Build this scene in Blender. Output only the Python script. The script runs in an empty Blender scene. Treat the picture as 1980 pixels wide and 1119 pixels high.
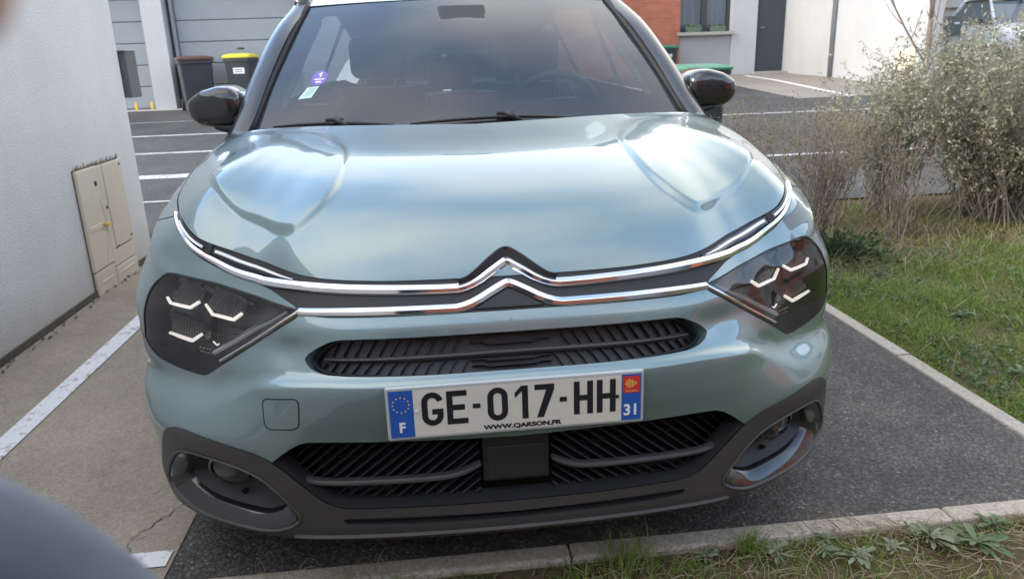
import bpy, math, random
import numpy as np
from mathutils import Vector, Matrix
from mathutils.geometry import delaunay_2d_cdt

random.seed(7); rng = np.random.default_rng(7)
scene = bpy.context.scene
COL = scene.collection

# ------------------------------------------------------------------ camera
cam_d = bpy.data.cameras.new('camera'); cam = bpy.data.objects.new('camera', cam_d); COL.objects.link(cam)
scene.camera = cam
CAM = Vector((-0.14133, -1.40706, 1.18522))
cam.matrix_world = Matrix(((0.993606, 0.062309, -0.094155, CAM.x),
                           (-0.108299, 0.290214, -0.950814, CAM.y),
                           (-0.031919, 0.954931, 0.295106, CAM.z), (0, 0, 0, 1)))
cam_d.sensor_width = 36.0; cam_d.lens = 1465.0 / 1980.0 * 36.0
cam_d.clip_start = 0.01; cam_d.clip_end = 600
cam_d.dof.use_dof = True; cam_d.dof.focus_distance = 1.75; cam_d.dof.aperture_fstop = 8.5
scene.render.resolution_x = 1024; scene.render.resolution_y = 578

# ------------------------------------------------------------------ sky and sun
SUN_AZ = math.radians(-98)     # low on the left, so that the white building shades the car
SUN_EL = math.radians(31)
w = bpy.data.worlds.new('World'); scene.world = w; w.use_nodes = True
nt = w.node_tree; bg = nt.nodes['Background']
sky = nt.nodes.new('ShaderNodeTexSky'); sky.sky_type = 'NISHITA'; sky.sun_disc = False
sky.sun_elevation = SUN_EL; sky.sun_rotation = SUN_AZ
sky.altitude = 150; sky.air_density = 1.0; sky.dust_density = 0.3; sky.ozone_density = 1.0
# broad soft cloud over most of the sky, with blue gaps
CL_OFF = (5.5, 2.5, 1.0)
tc = nt.nodes.new('ShaderNodeTexCoord'); mpn = nt.nodes.new('ShaderNodeMapping'); mpn.inputs['Location'].default_value = CL_OFF
nt.links.new(tc.outputs['Generated'], mpn.inputs['Vector'])
cn = nt.nodes.new('ShaderNodeTexNoise'); cn.inputs['Scale'].default_value = 1.15; cn.inputs['Detail'].default_value = 3; cn.inputs['Roughness'].default_value = .45
nt.links.new(mpn.outputs[0], cn.inputs['Vector'])
cr = nt.nodes.new('ShaderNodeValToRGB'); cr.color_ramp.elements[0].position = .40; cr.color_ramp.elements[1].position = .66; cr.color_ramp.elements[1].color = (.72, .72, .72, 1)
nt.links.new(cn.outputs['Fac'], cr.inputs[0])
cm_ = nt.nodes.new('ShaderNodeMix'); cm_.data_type = 'RGBA'; cm_.inputs[7].default_value = (4.1, 4.0, 3.8, 1)
nt.links.new(cr.outputs[0], cm_.inputs[0]); nt.links.new(sky.outputs[0], cm_.inputs[6]); nt.links.new(cm_.outputs[2], bg.inputs[0]); bg.inputs[1].default_value = 0.15
sun_d = bpy.data.lights.new('sun', 'SUN'); sun = bpy.data.objects.new('sun', sun_d); COL.objects.link(sun)
sun_d.energy = 0.5; sun_d.angle = math.radians(20); sun_d.color = (1.0, 0.94, 0.86)
sd = Vector((math.sin(SUN_AZ) * math.cos(SUN_EL), math.cos(SUN_AZ) * math.cos(SUN_EL), math.sin(SUN_EL)))
sun.rotation_euler = sd.to_track_quat('Z', 'Y').to_euler()
vs = scene.view_settings
vs.view_transform = 'Standard'; vs.look = 'None'; vs.gamma = 1.0; vs.exposure = 2.5; vs.use_curve_mapping = False
vs.use_white_balance = True; vs.white_balance_temperature = 7500; vs.white_balance_tint = 10

# ------------------------------------------------------------------ helpers
def obj(name, me, mat=None, parent=None, kind=None):
    if mat is not None:
        me.materials.clear(); me.materials.append(mat)
    o = bpy.data.objects.new(name, me); COL.objects.link(o)
    if parent is not None: setp(o, parent)
    if kind: o['kind'] = kind
    return o
WPOS = {}
def thing(name, label, cat, loc=(0, 0, 0), group=None):
    o = bpy.data.objects.new(name, None); COL.objects.link(o)
    o.location = loc; o.empty_display_size = 0.1
    o['label'] = label; o['category'] = cat
    if group: o['group'] = group
    WPOS[o.name] = Vector(loc)
    return o
def setp(o, parent):
    """parent o (whose mesh is in world coordinates)"""
    o.parent = parent
    o.matrix_parent_inverse = Matrix.Translation(-WPOS.get(parent.name, Vector((0, 0, 0))))
    WPOS[o.name] = Vector((0, 0, 0))
    return o
def tag(o, label, cat, group=None):
    o['label'] = label; o['category'] = cat
    if group: o['group'] = group
    return o

class MB:
    def __init__(s): s.v = []; s.f = []
    def add(s, V, Fc):
        n = len(s.v); s.v.extend([tuple(map(float, p)) for p in V]); s.f.extend([tuple(i + n for i in f) for f in Fc]); return s
    def box(s, c, d, rz=0.0, M=None):
        x, y, z = [k / 2 for k in d]
        V = [Vector(p) for p in ((-x, -y, -z), (x, -y, -z), (x, y, -z), (-x, y, -z), (-x, -y, z), (x, -y, z), (x, y, z), (-x, y, z))]
        R = M if M is not None else Matrix.Rotation(rz, 3, 'Z')
        V = [R @ p + Vector(c) for p in V]
        return s.add(V, [(0, 3, 2, 1), (4, 5, 6, 7), (0, 1, 5, 4), (1, 2, 6, 5), (2, 3, 7, 6), (3, 0, 4, 7)])
    def tube(s, path, r, n=8, cap=True):
        path = [Vector(p) for p in path]; m = len(path)
        rr = r if hasattr(r, '__len__') else [r] * m
        up = Vector((0, 0, 1)); V = []; Fc = []
        prevB = None
        for i, p in enumerate(path):
            t = (path[min(i + 1, m - 1)] - path[max(i - 1, 0)]).normalized()
            if prevB is None:
                b = t.cross(up)
                if b.length < 1e-3: b = t.cross(Vector((1, 0, 0)))
            else:
                b = prevB - t * prevB.dot(t)
            b.normalize(); prevB = b
            c = b.cross(t)
            for k in range(n):
                a = 2 * math.pi * k / n
                V.append(p + (b * math.cos(a) + c * math.sin(a)) * rr[i])
        for i in range(m - 1):
            for k in range(n):
                a0 = i * n + k; a1 = i * n + (k + 1) % n
                Fc.append((a0, a1, a1 + n, a0 + n))
        if cap:
            Fc.append(tuple(range(n))[::-1]); Fc.append(tuple((m - 1) * n + k for k in range(n)))
        return s.add(V, Fc)
    def rings(s, rings, close=True, capA=False, capB=False):
        n = len(rings[0]); V = [p for r in rings for p in r]; Fc = []
        for i in range(len(rings) - 1):
            for k in range(n if close else n - 1):
                a = i * n + k; b = i * n + (k + 1) % n
                Fc.append((a, b, b + n, a + n))
        if capA: Fc.append(tuple(range(n))[::-1])
        if capB: Fc.append(tuple((len(rings) - 1) * n + k for k in range(n)))
        return s.add(V, Fc)
    def mesh(s, name, smooth=False):
        me = bpy.data.meshes.new(name); me.from_pydata(s.v, [], s.f); me.update()
        if smooth: me.polygons.foreach_set('use_smooth', [True] * len(me.polygons))
        return me
    def mirrored(s):
        m = MB(); m.v = [(-x, y, z) for x, y, z in s.v]; m.f = [f[::-1] for f in s.f]; return m
    def build(s, name, mat, parent=None, smooth=False, bevel=0.0, seg=2, kind=None, auto=None):
        o = obj(name, s.mesh(name, smooth or auto is not None), mat)
        if parent is not None: setp(o, parent)
        if bevel > 0:
            b = o.modifiers.new('bevel', 'BEVEL'); b.width = bevel; b.segments = seg; b.limit_method = 'ANGLE'; b.angle_limit = math.radians(35)
        if auto is not None: sharp(o.data, auto)
        if kind: o['kind'] = kind
        return o
def sharp(me, deg):
    me.set_sharp_from_angle(angle=math.radians(deg))
def npmesh(name, V, quads=None, tris=None, smooth=False):
    V = np.asarray(V, np.float32); me = bpy.data.meshes.new(name)
    nq = 0 if quads is None else len(quads); ntr = 0 if tris is None else len(tris)
    me.vertices.add(len(V)); me.vertices.foreach_set('co', V.ravel())
    loops = np.concatenate([np.asarray(a, np.int32).ravel() for a in (quads, tris) if a is not None and len(a)])
    me.loops.add(len(loops)); me.loops.foreach_set('vertex_index', loops)
    me.polygons.add(nq + ntr)
    starts = np.concatenate([np.arange(nq) * 4, nq * 4 + np.arange(ntr) * 3]).astype(np.int32)
    me.polygons.foreach_set('loop_start', starts)
    if smooth: me.polygons.foreach_set('use_smooth', np.ones(nq + ntr, bool))
    me.update(calc_edges=True); me.validate()
    return me

# ------------------------------------------------------------------ materials
def new_mat(name):
    m = bpy.data.materials.new(name); m.use_nodes = True
    return m, m.node_tree, m.node_tree.nodes['Principled BSDF']
def pbr(name, col, rough=0.5, metal=0.0, coat=0.0, coat_r=0.03, spec=0.5, sheen=0.0):
    m, t, p = new_mat(name)
    p.inputs['Base Color'].default_value = (*col, 1); p.inputs['Roughness'].default_value = rough
    p.inputs['Metallic'].default_value = metal; p.inputs['Coat Weight'].default_value = coat
    p.inputs['Coat Roughness'].default_value = coat_r; p.inputs['Specular IOR Level'].default_value = spec
    p.inputs['Sheen Weight'].default_value = sheen
    return m
def nd(t, kind, **kw):
    n = t.nodes.new(kind)
    for k, v in kw.items():
        if k in n.inputs: n.inputs[k].default_value = v
        else: setattr(n, k, v)
    return n
def coords(t, kind='Object', scale=None):
    c = t.nodes.new('ShaderNodeTexCoord')
    if scale is None: return c.outputs[kind]
    mp = t.nodes.new('ShaderNodeMapping'); mp.inputs['Scale'].default_value = scale
    t.links.new(c.outputs[kind], mp.inputs['Vector']); return mp.outputs[0]
def noise(t, vec, scale, detail=4, rough=0.55):
    n = nd(t, 'ShaderNodeTexNoise', Scale=scale, Detail=detail, Roughness=rough)
    t.links.new(vec, n.inputs['Vector']); return n.outputs['Fac']
def ramp(t, fac, stops):
    r = t.nodes.new('ShaderNodeValToRGB'); e = r.color_ramp.elements
    while len(e) < len(stops): e.new(0.5)
    for k, (pos, c) in enumerate(stops):
        e[k].position = pos; e[k].color = (*c, 1) if len(c) == 3 else c
    t.links.new(fac, r.inputs[0]); return r.outputs[0]
def mixc(t, fac, a, b, mode='MIX'):
    m = t.nodes.new('ShaderNodeMix'); m.data_type = 'RGBA'; m.blend_type = mode
    for sock, val in ((m.inputs[0], fac), (m.inputs[6], a), (m.inputs[7], b)):
        if hasattr(val, 'is_output') or isinstance(val, bpy.types.NodeSocket): t.links.new(val, sock)
        elif isinstance(val, (int, float)): sock.default_value = val
        else: sock.default_value = (*val, 1)
    return m.outputs[2]
def bump(t, p, h, strength, dist):
    b = nd(t, 'ShaderNodeBump', Strength=strength, Distance=dist)
    t.links.new(h, b.inputs['Height']); t.links.new(b.outputs[0], p.inputs['Normal']); return b
def math_n(t, op, a, b=0.0):
    m = t.nodes.new('ShaderNodeMath'); m.operation = op
    for k, val in enumerate((a, b)):
        if isinstance(val, bpy.types.NodeSocket): t.links.new(val, m.inputs[k])
        else: m.inputs[k].default_value = val
    return m.outputs[0]

def grain(name, c0, c1, scale=40, rough=0.8, bstr=0.3, bdist=0.002, metal=0.0, spec=0.4, mottled=3.0):
    """a surface with soft large mottling and fine relief"""
    m, t, p = new_mat(name); v = coords(t)
    big = noise(t, v, mottled, 5); fine = noise(t, v, scale, 5)
    mx = math_n(t, 'ADD', math_n(t, 'MULTIPLY', big, 0.6), math_n(t, 'MULTIPLY', fine, 0.4))
    t.links.new(ramp(t, mx, [(0.3, c0), (0.7, c1)]), p.inputs['Base Color'])
    p.inputs['Roughness'].default_value = rough; p.inputs['Metallic'].default_value = metal; p.inputs['Specular IOR Level'].default_value = spec
    bump(t, p, fine, bstr, bdist)
    return m

def m_asphalt(name, c0, c1, stone_scale, bdist, speck=True):
    m, t, p = new_mat(name); v = coords(t)
    vo = nd(t, 'ShaderNodeTexVoronoi', Scale=stone_scale); t.links.new(v, vo.inputs['Vector'])
    big = noise(t, v, 0.9, 6, 0.65); fine = noise(t, v, stone_scale * 2.2, 3); mid = noise(t, v, 7, 5, .7)
    shade = ramp(t, vo.outputs['Color'], [(0.0, c0), (0.55, tuple((a + b) / 2 for a, b in zip(c0, c1))), (0.85, c1), (1.0, tuple(k * 1.9 for k in c1))])
    shade = mixc(t, 0.8, shade, ramp(t, big, [(.30, (.55, .55, .57)), (.5, (1.0, 1.0, 1.0)), (.70, (1.5, 1.46, 1.4))]), 'MULTIPLY')
    shade = mixc(t, 0.6, shade, ramp(t, mid, [(.30, (.72, .72, .72)), (.70, (1.22, 1.2, 1.18))]), 'MULTIPLY')
    gap = ramp(t, vo.outputs['Distance'], [(0.35, (1, 1, 1)), (0.62, (.42, .42, .42))])
    shade = mixc(t, 0.8, shade, gap, 'MULTIPLY')
    if speck:
        vs2 = nd(t, 'ShaderNodeTexVoronoi', Scale=stone_scale * 0.23); t.links.new(v, vs2.inputs['Vector'])
        sp = ramp(t, vs2.outputs['Distance'], [(0.0, (1, 1, 1)), (0.05, (1, 1, 1)), (0.075, (0, 0, 0))])
        shade = mixc(t, math_n(t, 'MULTIPLY', sp, 0.75), shade, (0.40, 0.38, 0.35))
    t.links.new(shade, p.inputs['Base Color'])
    p.inputs['Roughness'].default_value = 0.75; p.inputs['Specular IOR Level'].default_value = .35
    h = math_n(t, 'SUBTRACT', math_n(t, 'MULTIPLY', fine, 0.25), vo.outputs['Distance'])
    bump(t, p, h, 0.55, bdist)
    return m
M_BAY = m_asphalt('asphalt_bay', (0.056, 0.052, 0.049), (0.130, 0.120, 0.112), 115, 0.005)
M_ROAD = m_asphalt('asphalt_street', (0.058, 0.057, 0.058), (0.092, 0.090, 0.091), 70, 0.006, False)

def m_concrete(name, c0, c1, c2):
    m, t, p = new_mat(name); v = coords(t)
    big = noise(t, v, 1.6, 7, 0.72); mid = noise(t, v, 22, 5, 0.7)
    vo = nd(t, 'ShaderNodeTexVoronoi', Scale=150); t.links.new(v, vo.inputs['Vector'])
    col = ramp(t, big, [(0.3, c0), (0.7, c1)])
    col = mixc(t, math_n(t, 'MULTIPLY', ramp(t, mid, [(0.35, (0, 0, 0)), (0.7, (1, 1, 1))]), 0.45), col, c2)
    g = ramp(t, vo.outputs['Color'], [(0.0, (0.62, 0.62, 0.62)), (1.0, (1.25, 1.22, 1.2))])
    col = mixc(t, 0.75, col, g, 'MULTIPLY')
    # a wandering crack with branches
    nz = nd(t, 'ShaderNodeTexNoise', Scale=3.0, Detail=6.0); t.links.new(v, nz.inputs['Vector'])
    t.links.new(col, p.inputs['Base Color']); p.inputs['Roughness'].default_value = 0.85
    bump(t, p, math_n(t, 'ADD', vo.outputs['Distance'], mid), 0.6, 0.003)
    return m
M_CONC = m_concrete('concrete_path', (0.22, 0.18, 0.138), (0.40, 0.338, 0.262), (0.33, 0.278, 0.215))
M_KERB = m_concrete('kerb_concrete', (0.30, 0.265, 0.22), (0.46, 0.405, 0.34), (0.38, 0.335, 0.28))
M_CONC2 = m_concrete('concrete_pad', (0.20, 0.18, 0.15), (0.30, 0.275, 0.24), (0.24, 0.22, 0.20))

def m_roughcast(name, base, dirt):
    m, t, p = new_mat(name); v = coords(t)
    stretch = coords(t, 'Object', (1, 1, 0.8))
    fine = noise(t, stretch, 105, 5, 0.65); big = noise(t, v, 1.1, 5)
    streak = noise(t, coords(t, 'Object', (1, 1, 0.6)), 1.7, 6, 0.65)
    col = mixc(t, math_n(t, 'MULTIPLY', ramp(t, streak, [(0.42, (0, 0, 0)), (0.8, (1, 1, 1))]), 0.30), base, dirt)
    sep = t.nodes.new('ShaderNodeSeparateXYZ'); t.links.new(v, sep.inputs[0])
    low = nd(t, 'ShaderNodeMapRange'); t.links.new(math_n(t, 'ADD', sep.outputs[2], math_n(t, 'MULTIPLY', big, -0.25)), low.inputs[0])
    low.inputs[1].default_value = -0.12; low.inputs[2].default_value = 0.16; low.inputs[3].default_value = 0.55; low.inputs[4].default_value = 0.0
    col = mixc(t, low.outputs[0], col, dirt)
    pit = ramp(t, noise(t, stretch, 62, 3, 0.5), [(0.22, (0.6, 0.6, 0.6)), (0.33, (1, 1, 1))])
    col = mixc(t, 0.5, col, pit, 'MULTIPLY')
    t.links.new(col, p.inputs['Base Color']); p.inputs['Roughness'].default_value = 0.9; p.inputs['Specular IOR Level'].default_value = 0.25
    bump(t, p, fine, 0.9, 0.008)
    return m
M_WALL = m_roughcast('white_roughcast', (0.70, 0.685, 0.67), (0.40, 0.36, 0.32))
M_WHITE = m_roughcast('white_render', (0.46, 0.465, 0.48), (0.30, 0.28, 0.26))
M_GREYR = m_roughcast('grey_render', (0.34, 0.33, 0.345), (0.25, 0.23, 0.22))

def m_brick(name):
    m, t, p = new_mat(name); v = coords(t)
    sep = t.nodes.new('ShaderNodeSeparateXYZ'); t.links.new(v, sep.inputs[0])
    cb = t.nodes.new('ShaderNodeCombineXYZ'); t.links.new(sep.outputs[0], cb.inputs[0]); t.links.new(sep.outputs[2], cb.inputs[1])
    b = nd(t, 'ShaderNodeTexBrick'); t.links.new(cb.outputs[0], b.inputs['Vector'])
    b.inputs['Scale'].default_value = 1.0; b.inputs['Brick Width'].default_value = 0.23; b.inputs['Row Height'].default_value = 0.072
    b.inputs['Mortar Size'].default_value = 0.008; b.inputs['Color1'].default_value = (0.42, 0.13, 0.075, 1); b.inputs['Color2'].default_value = (0.36, 0.105, 0.06, 1)
    b.inputs['Mortar'].default_value = (0.33, 0.16, 0.115, 1)
    col = mixc(t, 0.35, b.outputs['Color'], ramp(t, noise(t, v, 5, 4), [(0.3, (0.7, 0.7, 0.7)), (0.7, (1.25, 1.2, 1.2))]), 'MULTIPLY')
    t.links.new(col, p.inputs['Base Color']); p.inputs['Roughness'].default_value = 0.85
    bump(t, p, b.outputs['Fac'], -0.5, 0.006)
    return m
M_BRICK = m_brick('red_brick')

def m_linepaint(name, wear=0.5, col=(0.72, 0.72, 0.71)):
    m, t, p = new_mat(name); v = coords(t)
    f = noise(t, v, 30, 6, 0.75); g = noise(t, v, 6, 4)
    mx = math_n(t, 'ADD', math_n(t, 'MULTIPLY', f, 0.75), math_n(t, 'MULTIPLY', g, 0.35))
    t.links.new(ramp(t, mx, [(wear - 0.09, (0.24, 0.22, 0.20)), (wear + 0.02, col)]), p.inputs['Base Color'])
    p.inputs['Roughness'].default_value = 0.7; bump(t, p, f, 0.5, 0.003)
    return m
M_LINE = m_linepaint('line_paint_worn', 0.515)
M_LINE3 = m_linepaint('line_paint_street', 0.54, (0.46, 0.46, 0.46))
M_LINE2 = m_linepaint('line_paint', 0.44)

def m_soil(name):
    m, t, p = new_mat(name); v = coords(t)
    a = noise(t, v, 2.2, 6, 0.7); f = noise(t, v, 60, 5, 0.7)
    col = ramp(t, a, [(0.32, (0.075, 0.052, 0.032)), (0.5, (0.13, 0.10, 0.06)), (0.68, (0.075, 0.085, 0.032))])
    col = mixc(t, 0.6, col, ramp(t, f, [(0.3, (0.55, 0.55, 0.55)), (0.7, (1.35, 1.3, 1.2))]), 'MULTIPLY')
    t.links.new(col, p.inputs['Base Color']); p.inputs['Roughness'].default_value = 0.95; p.inputs['Specular IOR Level'].default_value = 0.1
    bump(t, p, f, 0.9, 0.012); return m
M_SOIL = m_soil('soil')

def m_leaf(name, cols, rough=0.55, trans=0.25):
    m, t, p = new_mat(name)
    g = t.nodes.new('ShaderNodeNewGeometry')
    n = len(cols)
    c = ramp(t, g.outputs['Random Per Island'], [(k / max(n - 1, 1), cols[k]) for k in range(n)])
    t.links.new(c, p.inputs['Base Color']); p.inputs['Roughness'].default_value = rough
    p.inputs['Specular IOR Level'].default_value = 0.25
    tr = t.nodes.new('ShaderNodeBsdfTranslucent'); t.links.new(c, tr.inputs[0])
    mx = t.nodes.new('ShaderNodeMixShader'); mx.inputs[0].default_value = trans
    out = t.nodes['Material Output']
    t.links.new(p.outputs[0], mx.inputs[1]); t.links.new(tr.outputs[0], mx.inputs[2]); t.links.new(mx.outputs[0], out.inputs[0])
    return m
M_GRASS = m_leaf('grass_blades', [(0.12, 0.20, 0.035), (0.17, 0.27, 0.05), (0.20, 0.31, 0.065), (0.14, 0.23, 0.042), (0.24, 0.30, 0.09), (0.34, 0.31, 0.16)], 0.5, 0.4)
M_DRY = m_leaf('dry_grass', [(0.34, 0.27, 0.17), (0.26, 0.20, 0.12), (0.42, 0.35, 0.24), (0.20, 0.15, 0.09)], 0.7, 0.15)
M_SILVER = m_leaf('silver_leaves', [(0.25, 0.26, 0.17), (0.34, 0.34, 0.25), (0.44, 0.43, 0.34), (0.17, 0.17, 0.10), (0.50, 0.49, 0.41), (0.24, 0.19, 0.12)], 0.7, 0.35)
M_OLIVE = m_leaf('olive_leaves', [(0.16, 0.15, 0.085), (0.22, 0.21, 0.12), (0.14, 0.12, 0.075), (0.27, 0.25, 0.16)], 0.7, 0.3)
M_WEED = m_leaf('weed_leaves', [(0.075, 0.12, 0.055), (0.11, 0.16, 0.08), (0.15, 0.20, 0.12)], 0.5, 0.2)
M_WEED2 = m_leaf('pale_weed_leaves', [(0.13, 0.16, 0.085), (0.19, 0.22, 0.135), (0.25, 0.275, 0.19), (0.10, 0.13, 0.065)], 0.55, 0.2)
M_TWIG = grain('twig_bark', (0.20, 0.155, 0.125), (0.32, 0.26, 0.215), 60, 0.85, 0.4, 0.002)
M_TWIGP = grain('pale_twig', (0.16, 0.14, 0.11), (0.30, 0.27, 0.22), 60, 0.85, 0.3, 0.002)
M_BARK = grain('young_bark', (0.16, 0.115, 0.095), (0.30, 0.23, 0.20), 90, 0.8, 0.6, 0.004, mottled=9)
M_GARAGE = grain('garage_panel_paint', (0.235, 0.25, 0.275), (0.265, 0.28, 0.305), 200, 0.5, 0.1, 0.0006)
M_DOOR = grain('dark_door_paint', (0.042, 0.052, 0.060), (0.05, 0.06, 0.068), 200, 0.45, 0.1, 0.0005)
M_STONE = grain('sill_stone', (0.30, 0.28, 0.26), (0.40, 0.38, 0.36), 60, 0.85, 0.3, 0.002)
M_ZINC = grain('zinc_pipe', (0.27, 0.28, 0.30), (0.34, 0.35, 0.37), 30, 0.5, 0.1, 0.001, metal=0.6)
M_BEIGE = grain('beige_cabinet_plastic', (0.60, 0.525, 0.415), (0.67, 0.595, 0.48), 25, 0.5, 0.06, 0.0008)
M_BEIGED = pbr('cabinet_seam', (0.16, 0.13, 0.10), 0.8)
M_BINB = grain('bin_black_plastic', (0.028, 0.032, 0.038), (0.045, 0.05, 0.056), 120, 0.45, 0.15, 0.001)
M_BROWN = grain('bin_brown_lid', (0.085, 0.042, 0.036), (0.12, 0.06, 0.05), 80, 0.45, 0.15, 0.001)
M_YELLOW = grain('bin_yellow_lid', (0.60, 0.50, 0.045), (0.68, 0.58, 0.07), 80, 0.45, 0.1, 0.001)
M_GREEN = grain('bin_green_lid', (0.035, 0.15, 0.085), (0.055, 0.20, 0.12), 80, 0.45, 0.1, 0.001)
M_STICK = pbr('white_sticker', (0.72, 0.72, 0.72), 0.5)
M_INK = pbr('print_ink', (0.03, 0.03, 0.035), 0.6)
M_DGREY = grain('dark_grey_metal', (0.10, 0.108, 0.108), (0.125, 0.132, 0.13), 150, 0.5, 0.1, 0.0006)
M_RUBBER = grain('rubber', (0.022, 0.022, 0.023), (0.035, 0.035, 0.036), 150, 0.75, 0.2, 0.001)
M_CURTAIN = pbr('net_curtain', (0.62, 0.64, 0.68), 0.9)
M_FRAME = pbr('dark_window_frame', (0.04, 0.043, 0.047), 0.4)
M_YPEG = pbr('yellow_peg', (0.66, 0.42, 0.06), 0.6)

def m_glass(name, tint, refl=1.0, rough=0.0, ior=1.5, film=0.0):
    m, t, p = new_mat(name); t.nodes.remove(p)
    tr = t.nodes.new('ShaderNodeBsdfTransparent'); tr.inputs[0].default_value = (*tint, 1)
    gl = t.nodes.new('ShaderNodeBsdfGlossy'); gl.inputs[1].default_value = rough; gl.inputs[0].default_value = (refl, refl, refl, 1)
    fr = t.nodes.new('ShaderNodeFresnel'); fr.inputs[0].default_value = ior
    g = t.nodes.new('ShaderNodeNewGeometry')
    mx = t.nodes.new('ShaderNodeMixShader')
    body = tr.outputs[0]
    if film > 0:                                  # dust, plus lens glare and sky haze put in as a pale blue film
        di = t.nodes.new('ShaderNodeBsdfDiffuse'); di.inputs[0].default_value = (.62, .72, .82, 1)
        m2 = t.nodes.new('ShaderNodeMixShader'); f = noise(t, coords(t), 3.0, 5, .6)
        t.links.new(ramp(t, f, [(.3, (film * .75,) * 3), (.75, (film * 1.3,) * 3)]), m2.inputs[0])
        t.links.new(body, m2.inputs[1]); t.links.new(di.outputs[0], m2.inputs[2]); body = m2.outputs[0]
    t.links.new(fr.outputs[0], mx.inputs[0]); t.links.new(body, mx.inputs[1]); t.links.new(gl.outputs[0], mx.inputs[2])
    t.links.new(mx.outputs[0], t.nodes['Material Output'].inputs[0])
    return m
M_WS = m_glass('windscreen_glass', (0.74, 0.80, 0.80), 1.0, 0.0, 1.6, 0.035)
M_SIDEG = m_glass('side_glass', (0.42, 0.47, 0.47), 1.0, 0.0, 1.5)
M_LENS = m_glass('headlight_lens', (0.90, 0.91, 0.92), 1.0, 0.0, 1.5)
M_WGLASS = m_glass('house_window_glass', (0.75, 0.78, 0.80), 1.0, 0.0, 1.5)

# ================================================================== THE SETTING
GZ_Y = np.array([-60, 3.6, 4.4, 7, 10, 15, 22, 32, 60, 400.]); GZ_Z = np.array([0, 0, .012, .12, .27, .48, .64, .75, .9, 1.2])
def gz(y): return np.interp(y, GZ_Y, GZ_Z)
def sheet(name, x0, x1, y0, y1, dz, mat, kind='structure', nx=2, step=0.5, label=None, skew=0.0):
    ys = sorted(set([y0, y1] + [float(k) for k in GZ_Y if y0 < k < y1]))
    xs = np.linspace(x0, x1, nx)
    V = []; Q = []
    for j, y in enumerate(ys):
        for i, x in enumerate(xs): V.append((x + skew * (y - y0), y, gz(y) + dz))
    for j in range(len(ys) - 1):
        for i in range(nx - 1):
            a = j * nx + i; Q.append((a, a + 1, a + nx + 1, a + nx))
    o = obj(name, npmesh(name, V, Q), mat, kind=kind); return o
sheet('ground', -300, 300, -58, 390, -0.03, M_SOIL)
sheet('street', -60, 60, 4.25, 13.62, 0.002, M_ROAD)
sheet('street', 1.0, 8.75, 13.62, 17.5, 0.002, M_ROAD)
sheet('parking_bay', -0.85, 1.632, 0.212, 4.25, 0.0, M_BAY)
sheet('concrete_path', -2.0, -0.85, -9, 4.25, 0.003, M_CONC)
sheet('street', -60, -2.0, 3.66, 4.25, -0.004, M_ROAD)
sheet('grass_verge', 1.70, 9.0, -9, 4.25, -0.012, M_SOIL)
sheet('grass_verge', -0.85, 1.70, -9, 0.15, -0.012, M_SOIL)
# painted lines
sheet('painted_line', -1.650, -1.568, -6, 4.2, 0.007, M_LINE)
sheet('painted_line', -1.565, -0.86, 0.27, 0.335, 0.0072, M_LINE)
for y, wd, wear, xa, xb in ((5.45, .05, M_LINE3, -20, -1.2), (6.68, .22, M_LINE3, -20, -1.2), (8.24, .10, M_LINE3, -20, -1.2), (9.80, .09, M_LINE3, -20, -1.2), (11.5, .04, M_LINE3, -20, -1.2), (6.25, .10, M_LINE3, 2.2, 20), (9.52, .085, M_LINE3, 2.0, 20)):
    sheet('painted_line', xa, xb, y - wd / 2, y + wd / 2, 0.007, wear)
sheet('concrete_pad', 6.1, 8.75, 11.25, 17.5, 0.006, M_CONC2)
sheet('painted_line', 7.02, 7.14, 11.3, 16.9, 0.011, M_LINE2, skew=0.075)

def bar_sheet(name, pts, w, h, mat, z0=-0.1):
    """edging kerb: a bevelled bar through plan points"""
    mb = MB()
    (x0, y0), (x1, y1) = pts
    L = math.hypot(x1 - x0, y1 - y0); a = math.atan2(y1 - y0, x1 - x0)
    mb.box(((x0 + x1) / 2, (y0 + y1) / 2, (z0 + h) / 2), (L, w, h - z0), a)
    return mb.build(name, mat, bevel=0.008, seg=2, kind='structure')
# concrete edging, laid in units with open joints
for k in range(4):
    y0 = 0.20 + k * 1.0; bar_sheet('kerb', ((1.665, y0 + (0.004 if k else 0.02)), (1.665, min(y0 + 0.998, 4.2))), 0.062, 0.006 + 0.002 * (k % 2), M_KERB)
for k in range(3):
    x0 = -0.86 + k * 1.0; bar_sheet('kerb', ((x0, 0.178 + 0.002 * k), (min(x0 + 0.997, 1.70), 0.18 + 0.002 * k)), 0.062, 0.007 + 0.001 * k, M_KERB)
bar_sheet('kerb', ((1.70 + 0.003, 0.182), (2.6, 0.184)), 0.062, 0.007, M_KERB)

# cracks in the concrete near the bay corner
def crack(P, w0, z=0.0055):
    V = []; n = len(P)
    for k, (x, y) in enumerate(P):
        d = np.array(P[min(k + 1, n - 1)]) - np.array(P[max(k - 1, 0)]); d = d / np.linalg.norm(d); ww = w0 * (.35 + .65 * random.random()) * (1 - .6 * abs(2 * k / (n - 1) - 1)); V += [(x - d[1] * ww, y + d[0] * ww, z), (x + d[1] * ww, y - d[0] * ww, z)]
    m = MB(); m.add(V, [(2 * k, 2 * k + 1, 2 * k + 3, 2 * k + 2) for k in range(n - 1)]); return m.build('crack', pbr('crack_dirt', (.05, .042, .035), .95), None, kind='structure')
def wander(a, b, n, amp):
    a, b = np.array(a), np.array(b); return [tuple(a + (b - a) * k / (n - 1) + (0 if k in (0, n - 1) else 1) * rng.normal(0, amp, 2)) for k in range(n)]
crack(wander((-.955, .275), (-.985, .40), 12, .004), .0022); crack(wander((-.985, .40), (-.90, .56), 16, .005), .0026); crack(wander((-.90, .56), (-.86, .74), 12, .005), .0018)
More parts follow.
